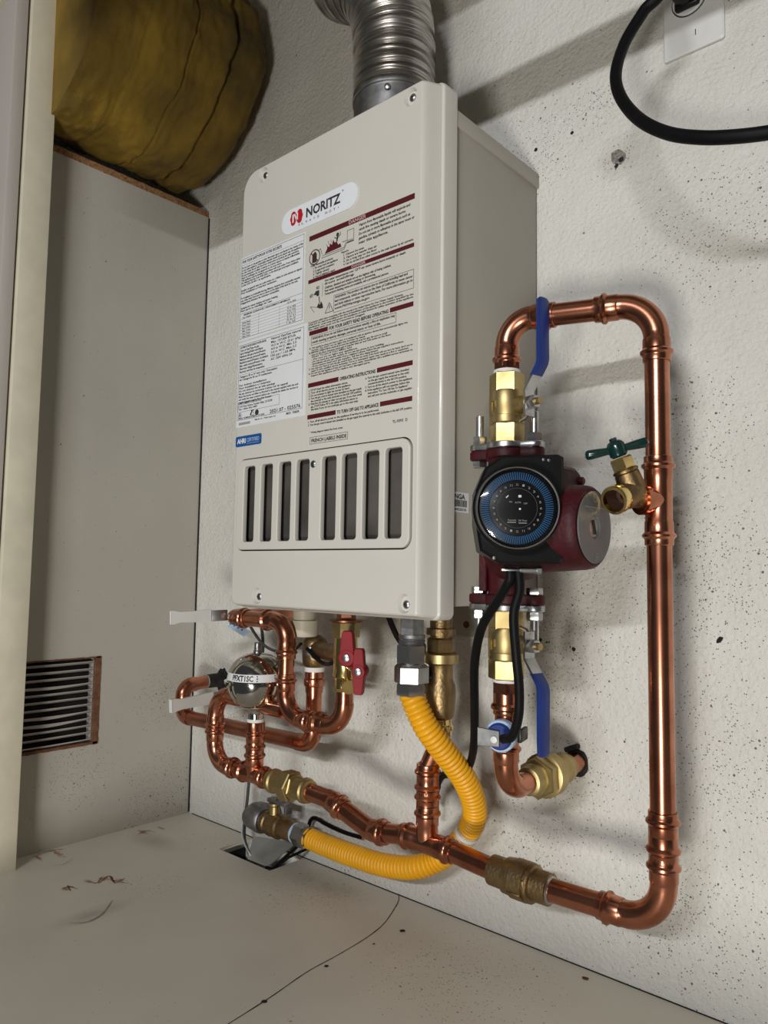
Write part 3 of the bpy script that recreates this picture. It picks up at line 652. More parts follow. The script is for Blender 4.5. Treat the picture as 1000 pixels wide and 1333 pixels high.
# ============================================================ FLUE
fc = W(511, 140, -.11); fx = .545
flue = thing('flue_pipe', 'silver corrugated flexible flue hose rising from the heater top', 'flue', (fx, -.105, body_zt))
obj('collar', MB().lathe([(body_zt + .0005, .0505), (1.006, .0505), (1.008, .051), (1.010, .052), (1.016, .052), (1.018, .0505), (1.022, .0505)], (fx, -.105, 0), (0, 0, 1), 48), 'galv', flue)
obj('collar_screw', MB().lathe([(0, .004), (.002, .0035), (.003, .001)], (fx + .028, -.105 - .0440, 1.000), (.45, -.9, 0), 10), 'steel', flue)
obj('sealant', MB().box((fx + .020, -.105 - .046, .972), (.013, .006, .007), .002), 'white', flue)
path = spline([(fx, -.105, 1.008), (fx, -.105, 1.04), (fx - .001, -.105, 1.085), (fx - .006, -.105, 1.125), (fx - .022, -.103, 1.165), (fx - .052, -.10, 1.205), (fx - .11, -.095, 1.245)], 24)
path = resample(path, .0008); rad = []
for i in range(len(path)):
    s_ = i * .0008; k = (s_ / .0118) % 1
    rad.append(.0500 + (.0017 if k < .24 else 0.0) + .0009 * math.sin(2 * PI * s_ / .0033))
obj('hose', MB().tube(path, rad, 44, False), 'alu', flue, 50)

# ============================================================ PUMP STATION
PX, PY = W(660, 500, -.15).x, -.15
def zp(py, px=662): return W(px, py, PY).z
UP = Vector((0, 0, 1))
def ball_valve(z0, z1, label, lever_up, name='ball_valve'):
    """brass full-port valve on the pump axis, z0 bottom, z1 top, blue lever at its right"""
    h = z1 - z0; c = Vector((PX, PY, (z0 + z1) / 2)); t = thing(name, label, 'valve', (PX, PY, z0))
    hx_ = [(0, .0158), (.001, .0174), (h * .27, .0174), (h * .27 + .001, .0150)]
    obj('hex_end', MB().lathe(hx_, (PX, PY, z0), UP, 6, .72), 'brass', t, 30)
    obj('hex_end', MB().lathe([(h - q, r) for q, r in reversed(hx_)], (PX, PY, z0), UP, 6, .72), 'brass', t, 30)
    obj('valve_body', MB().lathe([(h * .26, .0148), (h * .29, .0172), (h * .33, .0176), (h * .38, .0176), (h * .385, .0170), (h * .40, .0176), (h * .70, .0176), (h * .74, .0168), (h * .75, .0146)], (PX, PY, z0), UP, 30), 'brass', t)
    d = Vector((.93, -.20, 0)).normalized(); ca = Vector((PX, PY, z0 + h * .52))
    obj('stem', MB().lathe([(.010, .0090), (.024, .0088), (.025, .0072), (.029, .0072)], ca, d, 20), 'brass', t)
    n = obj('stem_nut', hexnut(ca, d, .0305, .0395, .0068), 'steel', t, 30); obj('stem_end', MB().lathe([(.0395, .0036), (.044, .0034)], ca, d, 12), 'brass', n)
    s = 1 if lever_up else -1; q = d; w = UP.cross(q).normalized()
    pts = [(.0295, -.013 * s), (.0295, .012 * s), (.046, .034 * s), (.046, .048 * s)]
    def strap(pts, wid, th, mm, nm):
        mb = MB(); vs = []; fs = []
        for i, (a, zz) in enumerate(pts):
            p0 = Vector(pts[max(i - 1, 0)]); p1 = Vector(pts[min(i + 1, len(pts) - 1)]); tg = (p1 - p0).normalized(); nn = (q * tg.y - UP * tg.x) * th / 2
            b0 = ca + q * a + UP * zz
            vs += [b0 - w * wid / 2 - nn, b0 + w * wid / 2 - nn, b0 + w * wid / 2 + nn, b0 - w * wid / 2 + nn]
        for i in range(len(pts) - 1):
            for k in range(4): fs.append((i * 4 + k, i * 4 + (k + 1) % 4, i * 4 + 4 + (k + 1) % 4, i * 4 + 4 + k))
        fs += [(3, 2, 1, 0), tuple(len(vs) - 4 + k for k in range(4))]
        return obj(nm, mb.add(vs, fs), mm, t, 30)
    strap(pts, .013, .0024, 'steel', 'lever')
    mbp = [(.040, .0262 * s), (.0465, .0355 * s)] + [(.0465 + .001 * math.sin(k), (.042 + .0095 * k) * s) for k in range(7)]
    # vinyl grip: rounded sleeve
    vs = []; fs = []; mb = MB(); G_ = [(.0385, .0245), (.0395, .0258), (.046, .0345), (.0475, .040), (.0472, .060), (.0472, .085), (.0472, .0965), (.0472, .0985), (.0472, .0993)]
    for i, (a, zz) in enumerate(G_):
        ww, tt = ((.0150, .0055) if i < 6 else ((.0140, .0052), (.0110, .0042), (.006, .0025))[i - 6]); b0 = ca + q * a + UP * zz * s
        for k in range(12):
            g_ = 2 * PI * k / 12; cx = math.copysign(abs(math.cos(g_)) ** .6, math.cos(g_)); sy = math.copysign(abs(math.sin(g_)) ** .6, math.sin(g_)); vs.append(b0 + w * cx * ww / 2 + q * sy * tt / 2)
    for i in range(len(G_) - 1):
        for k in range(12): k2 = (k + 1) % 12; fs.append((i * 12 + k, i * 12 + k2, i * 12 + 12 + k2, i * 12 + 12 + k))
    fs += [tuple(range(11, -1, -1)), tuple(len(vs) - 12 + k for k in range(12))]
    obj('lever_grip', mb.add(vs, fs), 'blue', t, 45)
    # stop tab below the stem
    obj('stop_tab', MB().tube([ca + q * .030 - UP * .010 * s, ca + q * .026 - UP * .0145 * s, ca + q * .018 - UP * .0165 * s], .0016, 8), 'steel', t)
    # cast marks
    obj('cast_mark', MB().box((PX - .006, PY - .0178, z0 + h * .5), (.001, .0014, .009)).box((PX - .002, PY - .0182, z0 + h * .53), (.001, .0012, .007)).box((PX - .004, PY - .0182, z0 + h * .58), (.004, .0012, .001)), 'brass', t)
    return t
zfu, zfl = zp(586), zp(786)     # pump flange faces
ZV1a, ZV1b = zfu + .006, zp(487)
ball_valve(ZV1a, ZV1b, 'brass ball valve above the pump, blue lever pointing up', True)
ZV2b, ZV2a = zfl - .006, zp(884)
ball_valve(ZV2a, ZV2b, 'brass ball valve below the pump, blue lever pointing down', False)
# pump
pump = thing('circulation_pump', 'red circulation pump with black timer box and grey nameplate', 'pump', (PX, PY, zfl))
FA = math.radians(12); fxd = Vector((math.cos(FA), math.sin(FA), 0)); fyd = Vector((-math.sin(FA), math.cos(FA), 0))
def stadium(hl, r, n=10):
    out = []
    for k in range(n + 1): a = -PI / 2 + PI * k / n; out.append((hl + .010 * math.cos(a), .010 * math.sin(a)))
    for k in range(n + 1): a = PI / 6 + (PI * 2 / 3) * k / n; out.append((r * math.cos(a), r * math.sin(a)))
    for k in range(n + 1): a = PI / 2 + PI * k / n; out.append((-hl + .010 * math.cos(a), .010 * math.sin(a)))
    for k in range(n + 1): a = PI + PI / 6 + (PI * 2 / 3) * k / n; out.append((r * math.cos(a), r * math.sin(a)))
    return out
HL = .0285
for z, s in ((zfu, 1), (zfl, -1)):
    c = Vector((PX, PY, z))
    obj('pump_flange', MB().prism(stadium(HL, .0205), c - UP * .009 * s, fxd, fyd, UP * .009 * s, .0012), 'red_paint', pump, 35)
    fl = obj('steel_flange', MB().prism(stadium(HL, .0205), c + UP * .0006 * s, fxd, fyd, UP * .006 * s, .0008), 'steel', pump, 35)
    obj('gasket', MB().prism(stadium(HL - .002, .019), c - UP * .0002 * s, fxd, fyd, UP * .001 * s), 'black', pump, 35)
    for q in (-1, 1):
        p = c + fxd * HL * q
        bt = obj('bolt', MB().lathe([(-.010, .0042), (.036, .0042), (.0365, .0036)], p, UP * s, 14), 'steel', pump)
        obj('bolt_nut', hexnut(p, UP * s, .0068, .0150, .0078), 'steel', bt, 30)
        obj('bolt_head', hexnut(p, UP * s, -.0160, -.0092, .0080), 'steel', bt, 30)
zc = (zfu + zfl) / 2
PLX = .845; pl = WX(770, 686, PLX); mz = pl.z; my = pl.y
obj('volute', MB().tube([(PX, PY, zfl + .008), (PX, PY, zfl + .030), (PX + .004, PY - .004, zfl + .055), (PX + .012, PY - .010, zc), (PX + .006, PY - .006, zfu - .045), (PX, PY, zfu - .025), (PX, PY, zfu - .008)], [.0175, .0185, .024, .034, .026, .019, .018], 28), 'red_paint', pump, 50)
obj('volute_rib', MB().prism([(-.004, 0), (.004, 0), (.004, .06), (-.004, .06)], (PX - .016, PY - .018, zfl + .012), fxd, UP, fyd * .03, .001), 'red_paint', pump, 35)
obj('motor_housing', MB().lathe([(0, .0435), (.003, .047), (.024, .047), (.026, .0445), (.030, .0405), (PLX - .762, .0372), (PLX - .757, .0362), (PLX - .754, .0335)], (.754, my + .004, mz), (1, 0, 0), 44), 'red_paint', pump, 35)
obj('motor_flange', MB().prism(rrect(-.026, .047, -.040, .052, .016), (.797, my + .004, mz + .006), (0, 1, 0), UP, (.016, 0, 0), .003), 'red_paint', pump, 35)
for k in range(1):
    a = PI / 4 + PI / 2 * k; obj('housing_screw', MB().lathe([(0, .0040), (.004, .0040), (.005, .003)], (.812, my + .004 + .054 * math.cos(a), mz + .008 + .054 * math.sin(a)), (1, 0, 0), 12), 'red_paint', pump, 35)
npl = obj('nameplate', MB().lathe([(0, .0312), (.0006, .0316), (.0012, .0312), (.0012, .013), (.0012, .0105), (-.001, .0085)], (PLX + .0004, my + .004, mz), (1, 0, 0), 44, cap=False), 'plate_grey', pump, 35)
obj('vent_plug', MB().lathe([(-.004, .0095), (-.0015, .0088), (-.0012, .0)], (PLX + .0016, my + .004, mz), (1, 0, 0), 24), 'steel', npl)
obj('plug_slot', MB().box((PLX + .0010, my + .004, mz), (.0012, .0022, .013), .0002, Y=(0, .94, .34), Z=(0, -.34, .94)), 'dark', npl, 0)
PN = Print(lambda u, v: (PLX + .0019, my + .004 + u, mz + v))
PN.ring(0, .0255, .0040, .0008, 'grey_ink'); PN.line((-.002, .0265), (.002, .0265), .0008, 'grey_ink'); PN.rect(-.0200, .0200, .0165, .0172, 'grey_ink')
for i in range(3): PN.text(('TYPE UP 15', '115V 60Hz', 'Class H')[i], -.013, .009 - .002 * i, .0135 - .0030 * i, .0019, 'grey_ink')
PN.ring(.002, -.0255, .0030, .0006, 'grey_ink'); PN.line((-.001, -.0255), (.005, -.0255), .0007, 'grey_ink'); PN.line((.002, -.0225), (.002, -.0285), .0007, 'grey_ink'); PN.build(npl)
# timer box, turned towards the right
TH = math.radians(39); n = Vector((math.sin(TH), -math.cos(TH), 0)); u = Vector((math.cos(TH), math.sin(TH), 0))
DC = W(674, 661, -.238)
def T3(a, b_, c_): return DC + u * a + UP * b_ + n * c_
tb = [(-.026, .036), (-.012, .0465), (.037, .0480), (.0415, .0455), (.0425, -.0420), (.039, -.0465), (-.012, -.0475), (-.030, -.036), (-.034, -.012), (-.034, .016)]
box = obj('timer_box', MB().prism(tb, T3(0, 0, -.060), u, UP, n * .046, .0025), 'black', pump, 30)
for a, b_ in ((.0285, .0425), (.024, .043), (-.018, -.042)): obj('box_screw', MB().lathe([(0, .0016), (.0008, .0014), (.001, .0)], T3(a, b_, -.014), n, 10), 'grey_nut', box)
obj('timer_ring', MB().lathe([(-.030, .0365), (-.006, .0372), (-.005, .0360), (-.004, .0360), (-.003, .0350), (-.0025, .0355), (-.0005, .0350)], DC, n, 56, cap=False), 'black', box, 35)
bez = obj('bezel', MB().lathe([(-.001, .0350), (.0014, .0348), (.0018, .0342), (.0014, .0336), (-.003, .0334)], DC, n, 64, cap=False), 'grey_nut', box)
dial = obj('dial', MB().lathe([(-.0042, .0355), (-.0040, .0352), (-.0040, 0)], DC, n, 48), 'black', box)
mb = MB()
for k in range(96):
    a = 2 * PI * k / 96; d = u * math.cos(a) + UP * math.sin(a); t_ = u * -math.sin(a) + UP * math.cos(a)
    mb.box(DC + d * .0272 - n * .0030, (.0066, .0009, .0016), 0, X=d, Y=t_, Z=n)
tk = obj('trip_pin', mb, 'blue_ticks', dial, 0); tk['kind'] = 'stuff'
hub = obj('dial_hub', MB().lathe([(-.004, .0170), (-.0022, .0168), (-.0020, .0160), (-.0020, 0)], DC, n, 40), 'black', dial)
obj('hub_rim', MB().lathe([(-.0021, .0172), (-.0016, .0169), (-.0021, .0166)], DC, n, 40, cap=False), 'plate_grey', dial)
PD = Print(lambda a, b_: T3(a, b_, -.0018))
for k, t in enumerate(('12', '1', '2', '3', '4', '5', '6', '7', '8', '9', '10', '11', '12', '1', '2', '3', '4', '5', '6', '7', '8', '9', '10', '11')):
    a = PI / 2 - 2 * PI * k / 24; PD.text(t, .0198 * math.cos(a) - .0009, .0198 * math.cos(a) + .0009, .0198 * math.sin(a) - .0010, .0019, 'grey_ink')
PD.text('ON', -.0070, -.0045, .0045, .0014, 'grey_ink'); PD.text('AUTO', -.0020, .0030, .0040, .0014, 'grey_ink'); PD.text('OFF', .0052, .0085, .0032, .0014, 'grey_ink'); PD.text('Aquastat', -.0080, -.0010, -.0110, .0016, 'grey_ink'); PD.text('24h Timer', .0008, .0082, -.0114, .0016, 'grey_ink'); PD.rect(-.0085, -.0010, -.0125, -.0119, 'grey_ink'); PD.rect(.0010, .0080, -.0130, -.0124, 'grey_ink')
PD.line((-.0095, .0085), (-.0075, .0105), .0008, 'white_ink'); PD.disc(.0022, -.0008, .0009, 'white_ink'); PD.build(dial)
obj('switch_knob', MB().box(T3(.0020, .0098, -.0008), (.0026, .0022, .002), .0004, X=u, Y=UP, Z=n), 'white', dial)
obj('clear_cover', MB().lathe([(.0010, .0336), (.0022, .0312), (.0030, .020), (.0033, .008), (.0033, 0)], DC, n, 48, cap=False), 'clear', box)
# cable clamp under the box
cc = T3(0, -.0520, -.034)
obj('cable_clamp', MB().box(cc, (.020, .010, .0022), .0006, X=u, Y=n, Z=UP).lathe([(-.004, .0028), (.012, .0028)], cc + u * .010 + n * .003, u, 12).lathe([(0, .0038), (.004, .0038)], cc + u * .0205 + n * .003, u, 6), 'steel', pump, 30)
# power cables
c0 = T3(.001, -.050, -.034)
tag(obj('power_cable', MB().tube(spline([c0 - u * .003, c0 - u * .004 - UP * .012, W(648, 782, -.205), W(627, 818, -.19), W(618, 865, -.165), W(618, 925, -.14), W(617, 970, -.115), W(610, 998, -.09), W(594, 1007, -.07), W(576, 1010, -.05), W(568, 1028, -.035), W(567, 1062, -.028)], 12), .0044, 14), 'rubber'), 'black power cable curving from the pump down behind the yellow gas hose', 'cable')
tag(obj('sensor_cable', MB().tube(spline([c0 + u * .004, c0 + u * .005 - UP * .02, W(669, 800, -.210), W(672, 850, -.205), W(676, 895, -.200), W(675, 932, -.196), W(667, 958, -.190), W(655, 962, -.182)], 12), .0043, 14), 'rubber'), 'black sensor cable hanging straight from the pump to the blue clip', 'cable')

# ============================================================ RISER LOOP (pump top -> riser -> bottom run)
RY_ = -.12
c1 = Vector((PX, PY, W(690, 412, -.145).z)); 
rx = W(861, 900, RY_).x
c2 = Vector((rx, RY_, W(820, 402, RY_).z)); c3 = Vector((rx, RY_, W(800, 1186, RY_).z))
chk = W(678, 1145, RY_); chd = Vector((1, 0, (c3.z - W(555, 1098, RY_).z) / (c3.x - W(555, 1098, RY_).x))).normalized()
loop_ = thing('copper_pipe_loop', 'tall copper pipe loop from pump top down the wall at right', 'pipe', (rx, RY_, c3.z))
d12 = (c2 - c1).normalized()
e1 = elbow(loop_, c1, -UP, d12, .026); e2 = elbow(loop_, c2, -d12, -UP, .034); e3 = elbow(loop_, c3, UP, -chd, .036)
pipe(loop_, c1 + d12 * e1, c2 - d12 * e2)
obj('threaded_adapter', MB().lathe([(0, .0126), (.001, .0140), (.007, .0140), (.008, .0126)], (PX, PY, ZV1b + .003), UP, 6, .3), 'copper', loop_, 30)
pipe(loop_, (PX, PY, ZV1b + .010), c1 - UP * (e1 - .002))
zt_ = W(858, 652, RY_).z; TE = Vector((rx, RY_, zt_))
obj('tape_ring', MB().lathe([(0, .0138), (.0035, .0132)], (PX, PY, ZV1b), UP, 24), 'tape', loop_)
brd = Vector((-.45, -.89, 0)).normalized()
tee(loop_, TE, UP, .040, brd, .020, press=False)
zcp = W(865, 1088, RY_).z
pipe(loop_, c2 - UP * e2, TE + UP * .036); pipe(loop_, TE - UP * .036, (rx, RY_, zcp + .016))
coupling(loop_, (rx, RY_, zcp), UP, .0205); pipe(loop_, (rx, RY_, zcp - .016), c3 + UP * e3, r=RP * 1.03)
ckr, ckl = chk + chd * .033, chk - chd * .033
pipe(loop_, c3 - chd * e3, ckr - chd * .004)
cv = thing('check_valve', 'dull bronze check valve in the lowest copper run near the floor', 'valve', chk)
obj('valve_body', MB().lathe([(-.033, .0125), (-.0325, .0148), (-.016, .0150), (-.015, .0172), (-.006, .0178), (-.005, .0190), (.010, .0190), (.0105, .0176), (.0125, .0176), (.013, .0185), (.0155, .0182), (.0165, .0150), (.0325, .0148), (.033, .0125)], chk, chd, 30), 'bronze', cv, 35)
obj('solder_ring', MB().lathe([(-.0345, .0112), (-.033, .0128)], chk, chd, 24), 'steel', cv); obj('solder_ring', MB().lathe([(.033, .0128), (.0345, .0112)], chk, chd, 24), 'steel', cv)
obj('flow_arrow', MB().box(chk + Vector((.002, -.0168, -.008)), (.014, .003, .0022), .0004).box(chk + Vector((.0115, -.0160, .004)), (.003, .004, .006), .0004), 'bronze', cv)
# hose bib
bib = thing('hose_bib', 'brass hose spigot with dark green handle on the copper riser', 'tap', TE + brd * .02)
b0 = TE + brd * .014; bc = W(825, 642, -.142); oc = W(803, 650, -.160)
od = Vector((-.10, -.92, -.34)).normalized()
obj('tap_body', MB().tube([b0, b0.lerp(bc, .35), bc, bc.lerp(oc, .45), oc - od * .006], [.0095, .0105, .0128, .0122, .0118], 24, False), 'bronze', bib, 50)
obj('inlet_collar', MB().lathe([(0, .0118), (.004, .0118), (.0045, .0102), (.006, .0102), (.0065, .0112), (.0095, .0112)], b0 - brd * .002, brd, 24), 'copper', bib)
obj('outlet_ring', MB().lathe([(-.006, .0108), (-.004, .0128), (.004, .0130), (.0055, .0122), (.0055, .0100), (.003, .0096), (-.002, .0094)], oc, od, 36, cap=False), 'brass_bright', bib, 35)
obj('bore', MB().lathe([(.0005, .0094), (-.014, .0080), (-.014, .0045), (-.020, .004), (-.020, 0)], oc, od, 30, cap=False), 'bore', bib, 35)
sb, stp = bc + UP * .002, W(806, 592, -.152); sd = (stp - sb).normalized(); sl = (stp - sb).length
obj('bonnet', MB().lathe([(0, .0120), (sl * .48, .0108), (sl * .5, .0100), (sl * .52, .0112), (sl * .58, .0112)], sb, sd, 26), 'bronze', bib, 35)
obj('packing_nut', MB().lathe([(sl * .56, .0092), (sl * .60, .0102), (sl * .62, .0094)], sb, sd, 26).lathe([(sl * .60, .0096), (sl * .63, .0102), (sl * .88, .0102), (sl * .92, .0088)], sb, sd, 6, .3), 'brass_bright', bib, 30)
hc = stp + sd * .005; hl_, hr_ = W(765, 593, -.165), W(843, 575, -.140)
hl_ = hc + (hl_ - hc).normalized() * .0275; hr_ = hc + (hr_ - hc).normalized() * .0275
hd = obj('handle', MB().lathe([(-.007, .0060), (-.005, .0078), (.004, .0080), (.007, .0062), (.0085, .003), (.0088, 0)], hc, sd, 22), 'green', bib)
for e in (hl_, hr_): obj('handle_wing', MB().tube([hc, hc.lerp(e, .3), hc.lerp(e, .62), hc.lerp(e, .88), hc.lerp(e, .97), e], [.0036, .0034, .0042, .0046, .0038, .0015], 16), 'green', hd, 60)
obj('handle_screw', MB().lathe([(.006, .0038), (.0105, .0036), (.011, .002)], hc, sd, 6), 'grey_nut', hd, 30)

# ============================================================ BOTTOM LEFT RUN: tee, hot outlet, offset, union, loop, relief bulb
t0 = W(556, 1097, RY_); run = thing('copper_outlet_run', 'copper run along the floor with upright branch behind the yellow hose', 'pipe', t0)
BD = 'copper'
hv = W(575, 985, RY_ + .01); hk = W(549, 1003, RY_)
tee(run, t0, chd, .036, UP, .040)
pipe(run, t0 + chd * .032, ckl + chd * .004)
oa, ob_ = W(482, 1080, RY_), W(430, 1041, RY_); un1 = W(404, 1031, RY_); un0 = W(352, 1015, RY_)
ud = (un1 - un0).normalized()
ea = elbow(run, oa, (t0 - oa).normalized(), (ob_ - oa).normalized(), .020, ends=(True, False), r=RP * 1.04)
eb = elbow(run, ob_, (oa - ob_).normalized(), -ud, .020, ends=(True, False), r=RP * 1.04)
pipe(run, t0 - chd * .032, oa + (t0 - oa).normalized() * .020); pipe(run, oa, ob_, r=RP * 1.06); pipe(run, ob_, un1 - ud * .004)
hk1 = Vector((t0.x, t0.y, W(549, 1000, RY_).z))
hb1 = W(574, 962, RY_ + .012)
coupling(run, t0 + UP * .062, UP, .022); pipe(run, t0 + UP * .03, t0 + UP * .055)
dd = (hb1 - hk1).normalized()
elbow(run, hk1, -UP, dd, .022, ends=(True, False)); pipe(run, t0 + UP * .07, hk1 - UP * .015); pipe(run, hk1 + dd * .004, hb1 + dd * .004)
# union
un = thing('union_fitting', 'brass hex union joining the two copper runs below the heater', 'fitting', (un0 + un1) / 2)
uc = (un0 + un1) / 2; hlf = (un1 - un0).length / 2
obj('end_collar', MB().lathe([(-hlf, .0122), (-hlf + .001, .0140), (-hlf + .005, .0140), (-hlf + .007, .0158), (-hlf + .010, .0158), (-hlf + .012, .0138), (-.010, .0140), (-.009, .0172)], uc, ud, 28), 'brass', un, 35)
obj('union_nut', hexnut(uc, ud, -.011, .008, .0200, .2), 'brass', un, 30)
obj('union_hex', hexnut(uc, ud, .008, .0135, .0178, .5), 'brass', un, 30)
obj('end_collar', MB().lathe([(.0135, .0138), (hlf - .012, .0138), (hlf - .010, .0158), (hlf - .007, .0158), (hlf - .005, .0140), (hlf - .001, .0140), (hlf, .0122)], uc, ud, 28), 'brass', un, 35)
# loop
lp = thing('copper_inlet_loop', 'curved copper loop with tee standing beneath the chrome bulb', 'pipe', W(330, 1007, RY_))
tc_ = W(331, 1008, RY_); tee(lp, tc_, ud, .030, UP, .034)
pipe(lp, tc_ + ud * .026, un0 + ud * .004)
l1 = tc_ - ud * (tc_.x - W(279, 985, RY_).x) / ud.x; l2 = Vector((l1.x, l1.y, W(284, 902, RY_).z))
p3x = W(372, 890, RY_).x; l3 = Vector((p3x, RY_, l2.z - .006)); dl = (l3 - l2).normalized()
e4 = elbow(lp, l1, ud, UP, .030); pipe(lp, tc_ - ud * .026, l1 + ud * e4)
e5 = elbow(lp, l2, -UP, dl, .030, ends=(True, False)); pipe(lp, l1 + UP * e4, l2 - UP * e5)
pipe(lp, l2 + dl * .030, l3 - dl * .001)
zs0 = W(330, 938, RY_).z
pipe(lp, tc_ + UP * .03, (tc_.x, RY_, zs0), r=RP * 1.0); coupling(lp, (tc_.x, RY_, (tc_.z + .046)), UP, .018, r=RP * .98)
obj('female_adapter', MB().lathe([(-.028, .0118), (-.026, .0126), (-.001, .0126), (0, .0118)], (tc_.x, RY_, zs0), UP, 26), 'copper', lp)
# relief bulb / arrestor
ab = Vector((tc_.x, RY_, zs0)); zt1 = W(331, 849, RY_).z; hB = zt1 - (zs0 + .016)
arr = thing('hammer_arrestor', 'shiny chrome bulb arrestor with printed paper band at lower left', 'arrestor', ab)
obj('tape_ring', MB().lathe([(-.001, .0122), (.0035, .0120)], ab, UP, 24), 'tape', arr)
obj('neck', MB().lathe([(.003, .0105), (.010, .0105), (.011, .0120), (.015, .0125), (.018, .0145)], ab, UP, 24), 'chrome', arr)
hp = hB; R_ = .0405; zeq = .0165 + hp * .46
prof = [(.0165 + (zeq - .0165) * (1 - math.cos(PI / 2 * k / 10)), .010 + (R_ - .011) * math.sin(PI / 2 * k / 10)) for k in range(11)] + [(zeq + .0005, R_)]
obj('lower_shell', MB().lathe(prof, ab, UP, 44), 'chrome', arr)
obj('seam_flange', MB().lathe([(zeq - .0002, R_), (zeq + .0004, R_ + .0035), (zeq + .0034, R_ + .0035), (zeq + .004, R_ - .001)], ab, UP, 44), 'chrome', arr)
ztop = .016 + hp
prof = [(zeq + .0035 + (ztop - zeq - .0035) * math.sin(PI / 2 * k / 14), max(.0, (R_ - .0005) * math.cos(PI / 2 * k / 14) ** .85)) for k in range(15)]
obj('upper_shell', MB().lathe(prof, ab, UP, 44), 'chrome', arr)
obj('nozzle', MB().lathe([(ztop - .002, .0062), (ztop + .003, .0058), (ztop + .004, .0048), (ztop + .013, .0048), (ztop + .014, .004)], ab, UP, 16), 'grey_nut', arr)
def bandpt(ang, z, eps):
    t_ = (z - zeq - .0035) / (ztop - zeq - .0035); r = (R_ - .0005) * math.sqrt(max(0, 1 - t_ * t_)) ** .85 + eps; return ab + Vector((math.cos(ang) * r, math.sin(ang) * r, z))
za, zb_ = zeq + .0055, zeq + .0155; mb = MB(); vs = []; fs = []; nb = 40
for i in range(nb + 1):
    a = math.radians(-175 + 260 * i / nb); vs += [bandpt(a, za, .0004), bandpt(a, zb_, .0004)]
for i in range(nb): fs.append((i * 2, i * 2 + 2, i * 2 + 3, i * 2 + 1))
bd = obj('paper_band', mb.add(vs, fs), 'label', arr, 60)
A0 = math.radians(-60); PB = Print(lambda q, v: bandpt(A0 + q / R_, za + v, .0007))
PB.text('PFXT1SC', -.022, .010, .0016, .0070, 'ink', .03); PB.text('1/2', -.006, .000, -.0036, .0022, 'ink', .03)
for i in range(3): PB.rect(.0145, .042, .0012 + .003 * i, .0026 + .003 * i); 
PB.build(bd)
# ---- upper left copper: from wall, along, down, along, up to the inlet valve
top3 = thing('copper_u_bend', 'copper U bend hanging under the heater left corner beside bulb', 'pipe', (p3x, RY_, .24))
z3t = W(345, 807, RY_).z; z3b = W(400, 938, RY_).z; x3s = W(300, 801, RY_).x; x3u = W(449, 900, RY_).x
k0, k1, k2, k3 = Vector((x3s, RY_, z3t)), Vector((p3x, RY_, z3t)), Vector((p3x, RY_, z3b)), Vector((x3u, RY_, z3b))
XD = Vector((1, 0, 0)); YD = Vector((0, 1, 0))
f0 = elbow(top3, k0, YD, XD, .018, ends=(False, True)); f1 = elbow(top3, k1, -XD, -UP, .026); f2 = elbow(top3, k2, UP, XD, .032)
pipe(top3, k0 + YD * .014, (x3s, 0.001, z3t)); pipe(top3, k0 + XD * (f0 - .002), k1 - XD * f1); pipe(top3, k1 - UP * f1, k2 + UP * f2)
zu = W(449, 893, RY_).z
f3 = elbow(top3, k3, -XD, UP, .030, ends=(True, False)); pipe(top3, k2 + XD * f2, k3 - XD * f3); pipe(top3, k3 + UP * .029, (x3u, RY_, zu + .004))
# ---- lower left copper: wall stub, elbow, run, up
sy = -.072; sx = .082; ys_ = -.075
s0 = Vector((sx, 0, W(285, 884, 0).z)); s1 = Vector((sx, ys_, W(240, 893, ys_).z)); s2 = Vector((sx, ys_, W(240, 933, ys_).z)); sxr = W(409, 900, ys_).x; s3 = Vector((sxr, ys_, s2.z + .005))
low = thing('copper_wall_branch', 'dull copper branch from black wall stub passing behind chrome bulb', 'pipe', s1)
obj('stub_sleeve', MB().tube([(sx, .0005, s0.z), (sx, -.012, s0.z), (sx, -.030, s0.z)], [.0125, .0115, .0112], 22), 'near_black', low)
obj('solder_ring', MB().lathe([(0, .0112), (.0018, .0112)], (sx, -.031, s0.z), (0, -1, 0), 20), 'steel', low)
def plain_elbow(parent, c, a, b, R, r=RP * 1.1, ext=.010):
    c, a, b = Vector(c), Vector(a).normalized(), Vector(b).normalized(); ang = PI - a.angle(b); tl = R * math.tan(ang / 2); bis = (a + b).normalized(); cen = c + bis * (R / math.cos(ang / 2)); v0 = c + a * tl - cen; ax = v0.cross(c + b * tl - cen).normalized()
    p = [c + a * (tl + ext)] + [cen + Matrix.Rotation(ang * k / 12, 3, ax) @ v0 for k in range(13)] + [c + b * (tl + ext)]
    obj('elbow', MB().tube(p, r, 24), 'copper', parent); return tl
q1 = plain_elbow(low, s1, (s0 - s1), -UP, .017, ext=.006); q2 = plain_elbow(low, s2, UP, (s3 - s2), .017, ext=.006); q3 = plain_elbow(low, s3, (s2 - s3), UP, .020)
pipe(low, (sx, -.031, s0.z), s1 + (s0 - s1).normalized() * q1); pipe(low, s1 - UP * q1, s2 + UP * q2); rd = (s3 - s2).normalized()
pipe(low, s2 + rd * q2, s3 - rd * q3, 'copper_dull')
zbv = W(411, 872, ys_).z
pipe(low, s3 + UP * q3, (sxr, ys_, zbv - .004))
obj('threaded_adapter', MB().lathe([(-.030, .0118), (-.022, .0122), (-.021, .0138), (-.018, .0145), (-.012, .0145), (-.010, .0130), (-.001, .0130)], (sxr, ys_, zbv), UP, 22), 'copper', low, 35)
obj('tape_ring', MB().lathe([(-.002, .0135), (.004, .0135)], (sxr, ys_, zbv), UP, 22), 'tape', low)
